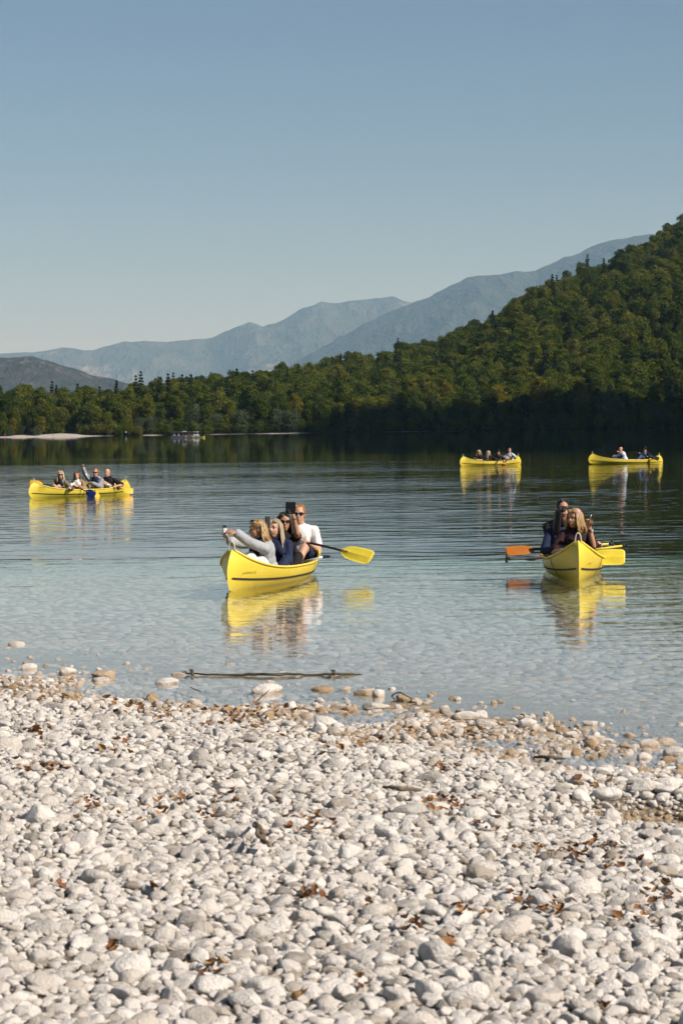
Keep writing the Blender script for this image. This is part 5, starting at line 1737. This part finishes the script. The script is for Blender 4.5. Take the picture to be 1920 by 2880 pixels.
phone(wp(CA, -0.1, 752.5, 1469, -0.38), (-0.35, -0.93, 0.05), (0, 0, 1), 0.072, 0.148, M_PHONE2, 'grey phone held up to the face by the person in navy')
def x_w3(o, org, th, P, N, up, ff, rr, arms, T):
    a, e, w_ = arms[1]; band(o, 'bracelet', w_ - (w_ - e).normalized() * 0.035, w_ - e, 0.033, 0.030, M_BRASS, org)
person('person in black sleeveless top and sunglasses raising a big black phone', CA.w(-0.78, -0.02, 0.13), wp(CA, -0.70, 800, 1468, 0), -90, -84, -0.05, voxel=VX, k=0.98,
       lh=wp(CA, -0.7, 825, 1450, -0.30), le=wp(CA, -0.7, 842, 1530, -0.25), lcurl=0.7, lhf=(-0.12, 0, 1), lhn=(-0.75, 0.55, 0), skin='tan', hair='dark', hair_style='very_long', shades='eyes', top=CL['black'], sleeve=0.14, bottom=CL['black'], group=G1, canoe=CA,
       knees=(wp(CA, -0.75, 838, 1566, -0.28), wp(CA, -0.4, 790, 1575, -0.2)), feet=(CA.w(-0.25, 0.2, 0.09), CA.w(-0.3, -0.1, 0.09)), extra=x_w3)
phone(wp(CA, -0.7, 811, 1429, -0.33), (-0.28, -0.95, 0.08), (0.02, 0, 1), 0.078, 0.155, M_PHONE, 'large black phone in an open wallet case held above the canoe', fold=True)
pg, pn, pt = wp(CA, -1.5, 826, 1516, 0.05), wp(CA, -1.5, 957, 1547, -0.50), wp(CA, -1.5, 1043, 1568, -0.85)
def on(a, b, u): return a.lerp(b, u)
person('person in white T-shirt and sunglasses holding a paddle in the stern', CA.w(-1.72, 0.0, 0.17), wp(CA, -1.66, 841, 1447, 0), -97, -95, 0.0, voxel=VX, k=1.03, female=False,
       lh=wp(CA, -1.62, 868, 1527, -0.22), le=wp(CA, -1.72, 912, 1556, 0.0), rh=wp(CA, -1.5, 832, 1519, -0.02), lcurl=1.05, rcurl=1.0, lhf=(-0.55, -0.6, 0.25), lhn=(0.1, -0.1, -1), skin='fair', hair='ginger', hair_style='short', shades='eyes',
       bulk=0.95, top=CL['white'], sleeve=0.32, bottom=CL['navy'], leg_cover=0.36, group=G1, canoe=CA, knees=(wp(CA, -1.45, 856, 1540, -0.15), CA.w(-1.3, -0.2, 0.36)), feet=(wp(CA, -1.1, 838, 1585, 0), CA.w(-1.05, -0.12, 0.08)))
paddle(pg, pn, pt, M_PY, 'yellow bladed paddle with black shaft held out by the person in white', (M_ALU, M_SHK), 0.34, 0.215, (-0.05, -0.9, 0.45))
paddle(wp(CA, -0.9, 918, 1565, -0.35), wp(CA, -0.7, 800, 1590, -0.15), wp(CA, -0.3, 745, 1606, -0.05), M_PY, 'grey paddle lying in the canoe with its black grip over the side', (M_ALU, M_ALU), 0.6, 0.2, (0, 0, 1))

# ---------------------------------------------------------------- canoe on the right
G2 = 'people in the canoe on the right'
def x_r1(o, org, th, P, N, up, ff, rr, arms, T):
    a, e, w_ = arms[1]; band(o, 'watch_strap', w_ - (w_ - e).normalized() * 0.045, w_ - e, 0.034, 0.022, M_BLACK, org)
    f2 = (w_ - e).normalized(); q = w_ - f2 * 0.045 + Vector((0.02, -0.03, 0)); mb = MB(); mb.tube([q - org, q - org + Vector((0.006, -0.010, 0))], [0.020, 0.018], 12); link('watch_face', mb.mesh('watch_face', [M_STEEL]), None, o)
    mb = MB(); c0 = N + ff * 0.07
    mb.tube([p - org for p in (c0 + rr * 0.05, N + ff * 0.148 - up * 0.14 + rr * 0.012, N + ff * 0.155 - up * 0.27)], 0.004, 5); link('necklace', mb.mesh('necklace', [M_BRASS], True), None, o)
person('person in dark plum T-shirt and pink cap at the bow of the right canoe', CB.w(0.80, 0.0, 0.12), wp(CB, 0.86, 1614, 1458, 0), -92, -132, -0.04, voxel=VX, k=1.0,
       lh=wp(CB, 0.9, 1656, 1482, -0.20), le=wp(CB, 0.9, 1668, 1545, -0.05), rh=wp(CB, 0.9, 1577, 1548, -0.28), re=wp(CB, 0.9, 1562, 1530, 0.1), lcurl=0.9, rcurl=0.5, lhf=(-0.15, -0.1, 1), lhn=(-0.6, -0.75, 0), skin='tan', hair='blond', hair_style='bob', top=CL['plum'], sleeve=0.44,
       bottom=CL['black'], group=G2, canoe=CB, cap=(CL['pink'], 'band'), hair_front=0.85, bulk=1.08, extra=x_r1)
pe = wp(CB, 0.9, 1659, 1457, -0.26)
mb = MB(); mb.tube([Vector((-0.012, 0, -0.035)), Vector((0.012, 0, 0.045))], [0.0045, 0.004], 6); o = link('pen', mb.mesh('pen', [M_STEEL], True)); o.location = pe; tag(o, 'thin silvery stick held up in the fingers of the person in plum', 'pen')
person('person in navy leaning out behind the one in plum in the right canoe', CB.w(0.05, -0.12, 0.12), wp(CB, 0.1, 1584, 1452, 0), -95, -62, -0.1, voxel=0.011, k=0.98, lh=CB.w(0.42, 0.1, 0.3), rh=CB.w(0.4, -0.25, 0.3), skin='tan', hair='dark', hair_style='long', top=CL['navy'], sleeve=0.9, bottom=CL['denim'], group=G2, canoe=CB)
person('person in black T-shirt sitting at the back of the right canoe', CB.w(-1.35, -0.10, 0.20), wp(CB, -1.3, 1581, 1432, 0), -95, -78, 0.0, voxel=0.011, k=1.05, female=False, lh=CB.w(-0.92, 0.12, 0.42), rh=wp(CB, -1.1, 1560, 1530, -0.2), re=wp(CB, -1.2, 1548, 1510, 0), skin='tan', hair='dark', hair_style='short', top=CL['black'], sleeve=0.44, bottom=CL['black'], bulk=1.1, group=G2, canoe=CB)
person('person in grey fleece almost hidden behind the one in plum T-shirt', CB.w(-0.55, 0.08, 0.12), wp(CB, -0.5, 1621, 1466, 0), -92, -92, 0.0, voxel=0.011, k=0.96, lh=wp(CB, -0.4, 1683, 1535, -0.1), rh=CB.w(-0.2, -0.1, 0.3), le=wp(CB, -0.5, 1668, 1560, 0.1), skin='fair', hair='brown', hair_style='short', top=CL['white'], jacket=CL['fleece'], sleeve=0.93, bottom=CL['denim'], group=G2, canoe=CB)
paddle(wp(CB, 0.35, 1424, 1570, 0), wp(CB, 0.6, 1648, 1567, -0.25), wp(CB, 0.6, 1756, 1566, -0.35), M_PY, 'pale shafted paddle across the right canoe with a yellow blade', (M_ALU, M_SHK), 0.50, 0.205, (0, -0.95, 0.3))
paddle(wp(CB, -0.9, 1721, 1529, 0.0), wp(CB, -0.9, 1506, 1545, -0.05), wp(CB, -0.9, 1422, 1549, -0.1), M_PO, 'orange bladed paddle sticking out to the left of the right canoe', (M_YSH, M_SHK), 0.45, 0.19, (0.05, -0.62, 0.78))
paddle(wp(CB, -0.2, 1757, 1534, -0.1), wp(CB, 0.0, 1560, 1561, -0.3), wp(CB, 0.1, 1478, 1572, -0.4), M_PO, 'yellow shafted paddle lying flat with its black knob over the right side', (M_YSH, M_YSH), 0.5, 0.2, (0, -0.12, 1))

# ---------------------------------------------------------------- canoe at far left
G3 = 'people in the canoe at far left'
def seat3(C, px, y=0.0, z=0.13): return C.w(C.x_at(px), y, z)
def x3(C, px): return C.x_at(px)
a_ = x3(CC, 166)
person('person in olive jacket and sunglasses in front of the far left canoe', seat3(CC, 170), wp(CC, a_, 171, 1336), -112, -86, 0.0, voxel=0.013, lh=wp(CC, a_, 199, 1372, -0.25), rh=wp(CC, a_, 152, 1366, -0.30), lcurl=1.0, rcurl=1.0, hair='platinum', hair_style='very_long', shades='eyes', top=CL['black'], jacket=CL['olive'], sleeve=0.9, bottom=CL['denim'], leg_cover=0.3, group=G3, canoe=CC,
       knees=(wp(CC, a_ + .3, 166, 1367, -0.10), wp(CC, a_ + .4, 154, 1367, -0.05)), feet=(CC.w(a_ + 0.6, 0.1, 0.08), CC.w(a_ + 0.6, -0.1, 0.08)))
paddle(wp(CC, a_, 204, 1375, -0.25), wp(CC, a_, 121, 1361, -0.25), wp(CC, a_, 84, 1357, -0.2), M_PA, 'amber bladed paddle held over the bow by the person in olive jacket', (M_SHK, M_SHK), 0.5, 0.2, (0.1, -0.9, 0.3))
a_ = x3(CC, 217)
person('person in tan cardigan over white top holding a paddle', seat3(CC, 220), wp(CC, a_, 217, 1338), -108, -92, 0.0, head_roll=0.12, voxel=0.013, lh=wp(CC, a_, 221, 1368, -0.32), rh=wp(CC, a_, 207, 1366, -0.32), lcurl=1.0, rcurl=1.0, hair='brown', hair_style='long', top=CL['white'], jacket=CL['tan'], sleeve=0.93, bottom=CL['offwhite'], group=G3, canoe=CC)
paddle(wp(CC, a_, 194, 1361, -0.3), wp(CC, a_, 242, 1380, -0.5), wp(CC, a_, 266, 1395, -0.7), M_PN, 'navy bladed paddle dipping beside the far left canoe', (M_ALU, M_SHK), 0.4, 0.24, (-0.3, -0.9, 0.3))
a_ = x3(CC, 269)
person('person with glasses in grey fleece raising a paddle high', seat3(CC, 273, 0, 0.16), wp(CC, a_, 269, 1330), -112, -98, 0.0, voxel=0.013, k=1.03, female=False, rh=wp(CC, a_, 234, 1316, -0.20), re=wp(CC, a_, 235, 1352, 0.2), lh=wp(CC, a_, 259, 1359, -0.35), lcurl=1.0, rcurl=1.0, rhf=(-0.1, 0, 1), skin='pink', hair='ginger', hair_style='short', shades='eyes', top=CL['navy'], jacket=CL['fleece'], sleeve=0.93, bottom=CL['khaki'], group=G3, canoe=CC)
paddle(wp(CC, a_, 231, 1312, -0.25), wp(CC, a_, 267, 1380, -0.6), wp(CC, a_, 277, 1397, -0.7), M_PA, 'upright paddle with silver shaft held high by the person in fleece', (M_ALU, M_SHK), 0.55, 0.2, (0.75, -0.65, 0))
a_ = x3(CC, 304)
person('person in black polo shirt at the stern of the far left canoe', seat3(CC, 309, 0, 0.17), wp(CC, a_, 302, 1330), -115, -112, 0.0, voxel=0.013, k=1.05, female=False, bulk=1.12, lh=wp(CC, a_, 327, 1367, -0.25), le=wp(CC, a_, 342, 1352, 0.1), rh=wp(CC, a_, 293, 1363, -0.3), lcurl=1.0, rcurl=1.0, skin='pink', hair=None, top=CL['black'], sleeve=0.44, bottom=CL['beige'], group=G3, canoe=CC)
paddle(wp(CC, a_, 284, 1358, -0.3), wp(CC, a_, 342, 1375, -0.25), wp(CC, a_, 375, 1382, -0.2), M_PA, 'amber bladed paddle trailing at the stern of the far left canoe', (M_ALU, M_SHK), 0.55, 0.2, (0.1, -0.85, 0.5))

# ---------------------------------------------------------------- canoe far out with four people
G4 = 'people in the canoe far out'
a_ = x3(CD, 1346)
person('person in black T-shirt looking down in the far out canoe', seat3(CD, 1348), wp(CD, a_, 1346, 1273), -105, -85, -0.35, voxel=0.016, lh=CD.w(a_ + 0.25, 0.2, 0.3), rh=CD.w(a_ + 0.35, 0.0, 0.34), hair='platinum', hair_style='bob', top=CL['black'], sleeve=0.44, bottom=CL['black'], group=G4, canoe=CD)
a_ = x3(CD, 1373)
person('person in black long sleeves turned aside in the far out canoe', seat3(CD, 1376), wp(CD, a_, 1373, 1275), -100, -40, -0.1, voxel=0.016, lh=CD.w(a_ - 0.15, 0.46, 0.16), hair='platinum', hair_style='very_long', top=CL['black'], sleeve=0.95, bottom=CL['black'], group=G4, canoe=CD)
a_ = x3(CD, 1400)
person('person in black cap and charcoal jacket in the far out canoe', seat3(CD, 1402), wp(CD, a_, 1400, 1272), -108, -92, -0.1, voxel=0.016, k=1.02, female=False, lh=CD.w(a_ - 0.05, 0.40, 0.24), hair='dark', hair_style='short', top=CL['black'], jacket=CL['charcoal'], sleeve=0.95, bottom=CL['black'], cap=(CL['black'], 'peak'), group=G4, canoe=CD)
a_ = x3(CD, 1432)
person('person in pale shirt with a hand up to the face, far out', seat3(CD, 1434, 0, 0.18), wp(CD, a_, 1432, 1267), -112, -100, 0.0, voxel=0.016, k=1.04, female=False, lh=wp(CD, a_, 1436, 1275, -0.28), rh=CD.w(a_ + 0.42, -0.12, 0.40), lcurl=1.0, skin='pink', hair='brown', hair_style='short', top=CL['pale'], sleeve=0.93, bottom=CL['beige'], group=G4, canoe=CD)
paddle(wp(CD, -0.2, 1380, 1294, -0.1), wp(CD, -0.6, 1401, 1299, -0.42), wp(CD, -0.9, 1423, 1302, -0.46), M_PO, 'paddle with orange blade lying along the rim of the far out canoe', (M_ALU, M_SHK), 0.5, 0.2, (-0.3, -0.75, 0.6))

# ---------------------------------------------------------------- canoe at far right with two men
G5 = 'people in the far right canoe'
a_ = x3(CE, 1746)
person('person in blue and grey shirt reaching forward with a hand at the face', CE.w(x3(CE, 1754), 0, 0.15), wp(CE, a_, 1744, 1264), -155, -140, -0.1, voxel=0.016, k=1.03, female=False, rh=wp(CE, a_, 1727, 1281, 0.0), lh=wp(CE, a_, 1739, 1271, -0.3), rhf=(-1, -0.2, -0.4), lcurl=0.8, skin='pink', hair=None, top=CL['blue'], jacket=CL['pale'], sleeve=0.45, bottom=CL['denim'], group=G5, canoe=CE)
a_ = x3(CE, 1812)
person('person in black brimmed hat and black jacket paddling', CE.w(x3(CE, 1815), 0, 0.17), wp(CE, a_, 1812, 1264), -140, -125, 0.0, voxel=0.016, k=1.03, female=False, lh=wp(CE, a_, 1822, 1283, -0.25), rh=wp(CE, a_, 1796, 1276, -0.2), lcurl=1.0, rcurl=1.0, skin='pink', hair='brown', hair_style='short', top=CL['blue'], jacket=CL['black'], sleeve=0.95, bottom=CL['denim'], cap=(CL['black'], 'brim'), group=G5, canoe=CE)
paddle(wp(CE, a_, 1785, 1273, -0.2), wp(CE, a_, 1831, 1285, -0.4), wp(CE, a_, 1852, 1291, -0.5), M_PK, 'black bladed paddle held by the person in the hat', (M_SHK, M_SHK), 0.5, 0.24, (0.1, -0.8, 0.6))
# ================================================================== tour boat and people on the far shore
M_BHULL = simple('boat_grey_blue', (0.13, 0.165, 0.20), 0.5, 0.1, 3, 0.05)
M_BWHITE = simple('boat_white', (0.60, 0.57, 0.52), 0.5, 0.06, 3, 0.05)
M_BROOF = simple('boat_roof', (0.10, 0.12, 0.14), 0.5, 0.15, 3, 0.05)
M_BDARK = simple('boat_dark', (0.02, 0.022, 0.025), 0.5, 0.2, 3, 0.05)
t = NT('boat_glass'); t.set(color=(0.03, 0.04, 0.05), rough=0.08, spec=0.6)
f = t.noise(1.0, 2, 0.5, t.tc().outputs['Object']); t.set(normal=t.bump(f, 0.05, 0.02))
M_BGLASS = t.m
bp = atd(521, 1230, 655); bp.z = 0
LB = 84 / FPX * 655
e = empty('tour_boat', bp, R(-6)); tag(e, 'small grey blue passenger boat with long canopy and white wheelhouse', 'boat')
h0 = LB / 2; bw = 1.15
V = []; F = []
prof = [(-1.0, 0.86), (-0.9, 0.97), (-0.5, 1.0), (0.2, 1.0), (0.6, 0.9), (0.85, 0.55), (1.0, 0.02)]
for u, w in prof:
    for s in (-1, 1):
        sh = 0.62 + 0.30 * max(0, u) ** 3
        V += [(u * h0 * 0.97, s * bw * w * 0.8, -0.25), (u * h0, s * bw * w, sh)]
for i in range(len(prof) - 1):
    a = i * 4; F += [(a, a + 4, a + 5, a + 1), (a + 2, a + 3, a + 7, a + 6), (a + 1, a + 5, a + 7, a + 3)]
F += [(0, 1, 3, 2)]
link('hull', mesh_np('hull', V, F), M_BHULL, e)
mb = MB(); mb.box((-0.12 * h0, 0, 1.62), (1.5 * h0, 2 * bw * 0.98, 0.07)); mb.box((-0.12 * h0, 0, 1.69), (1.4 * h0, 2 * bw * 0.8, 0.07)); link('canopy', mb.mesh('canopy', [M_BROOF]), None, e)
for s in (-1, 1):
    for k in range(9):
        mb = MB(); x = -0.85 * h0 + k * 0.18 * h0; mb.tube([(x, s * bw * 0.93, 0.6), (x, s * bw * 0.93, 1.6)], 0.03, 6); link('post', mb.mesh('post', [M_BDARK]), None, e)
    mb = MB(); mb.tube([(-0.9 * h0, s * bw * 0.94, 0.95), (0.55 * h0, s * bw * 0.94, 0.95)], 0.025, 6); link('rail', mb.mesh('rail', [M_BDARK]), None, e)
wx = 0.72 * h0
mb = MB()
for s in (-1, 1): mb.box((wx, s * bw * 0.6, 0.75), (0.3 * h0, 0.06, 0.4)); mb.box((wx - 0.14 * h0, s * bw * 0.6, 1.2), (0.07, 0.08, 0.9)); mb.box((wx + 0.14 * h0, s * bw * 0.6, 1.2), (0.07, 0.08, 0.9))
mb.box((wx + 0.15 * h0, 0, 0.75), (0.06, bw * 1.2, 0.4)); mb.box((wx, 0, 1.66), (0.36 * h0, bw * 1.4, 0.10))
wh = link('wheelhouse', mb.mesh('wheelhouse', [M_BWHITE]), None, e)
mb = MB()
for s in (-1, 1): mb.box((wx, s * bw * 0.59, 1.25), (0.25 * h0, 0.02, 0.62))
mb.box((wx + 0.142 * h0, 0, 1.25), (0.02, bw * 1.1, 0.62)); link('window', mb.mesh('window', [M_BGLASS]), None, wh)
mb = MB(); mb.box((-0.05 * h0, 0, 1.80), (0.22 * h0, bw, 0.16)); link('roof_box', mb.mesh('roof_box', [M_BWHITE]), None, e)
mb = MB(); mb.tube([(-0.98 * h0, 0, 0.6), (-1.02 * h0, 0, 1.75)], 0.03, 6); fl = link('flag_pole', mb.mesh('flag_pole', [M_BDARK]), None, e)
M_FLAG = cloth('red_flag', (0.45, 0.04, 0.07))
mb = MB(); mb.add([(-1.01 * h0, 0, 1.15), (-1.02 * h0, 0, 1.7), (-1.04 * h0 - 0.12, 0.18, 1.58), (-1.03 * h0 - 0.1, 0.14, 1.0)], [(0, 1, 2, 3)]); link('flag', mb.mesh('flag', [M_FLAG]), None, fl)
for x in (0.1, 0.62):
    mb = MB(); n = 16
    mb.tube([Vector((x * h0, -bw * 1.02, 0.38)) + Vector((math.cos(q / n * 6.283) * 0.17, 0, math.sin(q / n * 6.283) * 0.17)) for q in range(n + 1)], 0.05, 6)
    link('lifebuoy', mb.mesh('lifebuoy', [M_BWHITE], True), None, e)

# simple far figures, one continuous body each
def far_figure(seated, mat_top, mat_leg, name='person'):
    b = Acc()
    hz = 0.0 if seated else 0.85
    ball(b, Vector((0, 0, hz + 0.06)), (0.13, 0.17, 0.13)); ball(b, Vector((0, 0, hz + 0.36)), (0.12, 0.18, 0.22)); limb(b, [Vector((0, 0, hz + 0.5)), Vector((0, 0, hz + 0.62))], [0.07, 0.055])
    ball(b, Vector((0.01, 0, hz + 0.74)), (0.098, 0.08, 0.115))
    for s in (-1, 1):
        limb(b, [Vector((0, s * 0.18, hz + 0.48)), Vector((0.02, s * 0.23, hz + 0.24)), Vector((0.16, s * 0.17, hz + 0.08))], [0.055, 0.045, 0.035])
        ball(b, Vector((0.22, s * 0.16, hz + 0.06)), (0.06, 0.035, 0.025))
        if seated: limb(b, [Vector((0, s * 0.09, hz)), Vector((0.40, s * 0.12, hz + 0.05)), Vector((0.45, s * 0.12, hz - 0.32))], [0.085, 0.06, 0.045])
        else: limb(b, [Vector((0, s * 0.09, hz)), Vector((0.02, s * 0.10, hz - 0.42)), Vector((-0.02, s * 0.11, 0.06)), Vector((0.12, s * 0.12, 0.04))], [0.088, 0.06, 0.045, 0.035])
    me = remesh(b, 0.03, 2, name, Vector((0, 0, 0)))
    for m_ in (SKIN['fair'], mat_top, mat_leg): me.materials.append(m_)
    mi = []
    for p in me.polygons:
        z = p.center.z - hz
        mi.append(0 if z > 0.56 or (abs(p.center.y) > 0.12 and p.center.x > 0.14 and z > 0) else (1 if z > 0.06 else 2))
    me.polygons.foreach_set('material_index', mi)
    return me
FIG = {'a': far_figure(True, cloth('rust_top', (0.30, 0.10, 0.05)), CL['navy']), 'b': far_figure(True, CL['white'], CL['denim']), 'c': far_figure(True, CL['black'], CL['black']),
       's1': far_figure(False, cloth('coral_top', (0.50, 0.16, 0.10)), CL['pink']), 's2': far_figure(False, CL['charcoal'], CL['black']), 's3': far_figure(False, CL['white'], CL['beige'])}
e_m = Matrix.Translation(bp) @ Matrix.Rotation(R(-6), 4, 'Z')
for k in range(10):
    me = FIG['abc'[(k * 7 + k // 3) % 3]]
    x = -0.82 * h0 + k * 0.142 * h0
    p = e_m @ Vector((x, (-0.62 if k % 2 else -0.3) * bw, 0.62))
    o = link('person', me); o.location = p; o.rotation_euler = (0, 0, R(-90) + (k % 3 - 1) * 0.6)
    tag(o, 'passenger sitting under the canopy of the tour boat', 'person', 'passengers of the tour boat')
def shore_fig(fig, px, row, label, rz):
    d = SHORE_D + 4
    p = atd(px, row, d)
    o = link('person', FIG[fig]); o.location = p; o.rotation_euler = (0, 0, rz); tag(o, label, 'person'); return o
shore_fig('s1', 15, 1227.5, 'person in coral red standing at the left end of the far beach', -1.5)
shore_fig('s2', 149, 1230, 'dark clothed person standing at the waterline of the far beach', -1.2)
shore_fig('s3', 190, 1230, 'person in white standing on the pale far beach', -2.0)
shore_fig('a', 75, 1227, 'person sitting on the pale far beach', -1.5)
shore_fig('c', 157, 1228, 'dark person sitting next to the standing dark one on the far beach', -1.0)
# white marker post on the shore
p = atd(355, 1226, SHORE_D - 2); p.z = -0.3
e = empty('marker_post', p); tag(e, 'small white marker on a post at the end of the far beach', 'post')
mb = MB(); mb.tube([(0, 0, 0), (0, 0, 2.0)], 0.05, 6); link('post', mb.mesh('post', [M_BDARK]), None, e)
mb = MB(); mb.box((0, -0.04, 2.1), (0.5, 0.06, 0.75)); link('board', mb.mesh('board', [M_BWHITE]), None, e)
# ================================================================== haze
t = NT('haze_air')
t.n.remove(t.b)
pv = t.new('ShaderNodeVolumePrincipled')
pv.inputs['Color'].default_value = (0.40, 0.71, 1.0, 1)
pv.inputs['Absorption Color'].default_value = (1, 1, 1, 1)
pv.inputs['Density'].default_value = HAZE_D
pv.inputs['Anisotropy'].default_value = 0.0
t.l(pv.outputs[0], t.out.inputs['Volume'])
x0, x1, y0, y1, z0, z1 = -76000, 76000, -9000, 81000, -10.2, 2900
V = [(x0, y0, z1), (x1, y0, z1), (x1, y1, z1), (x0, y1, z1), (x0, y0, z0), (x1, y0, z0), (x1, y1, z0), (x0, y1, z0)]
F = [(0, 1, 2, 3), (7, 6, 5, 4), (0, 4, 5, 1), (1, 5, 6, 2), (2, 6, 7, 3), (3, 7, 4, 0)]
o = link('haze', mesh_np('haze', V, F), t.m); tag(o, 'thin pale blue air haze over the lake and mountains', 'haze', kind='stuff')
bpy.data.scenes.remove(TMP)
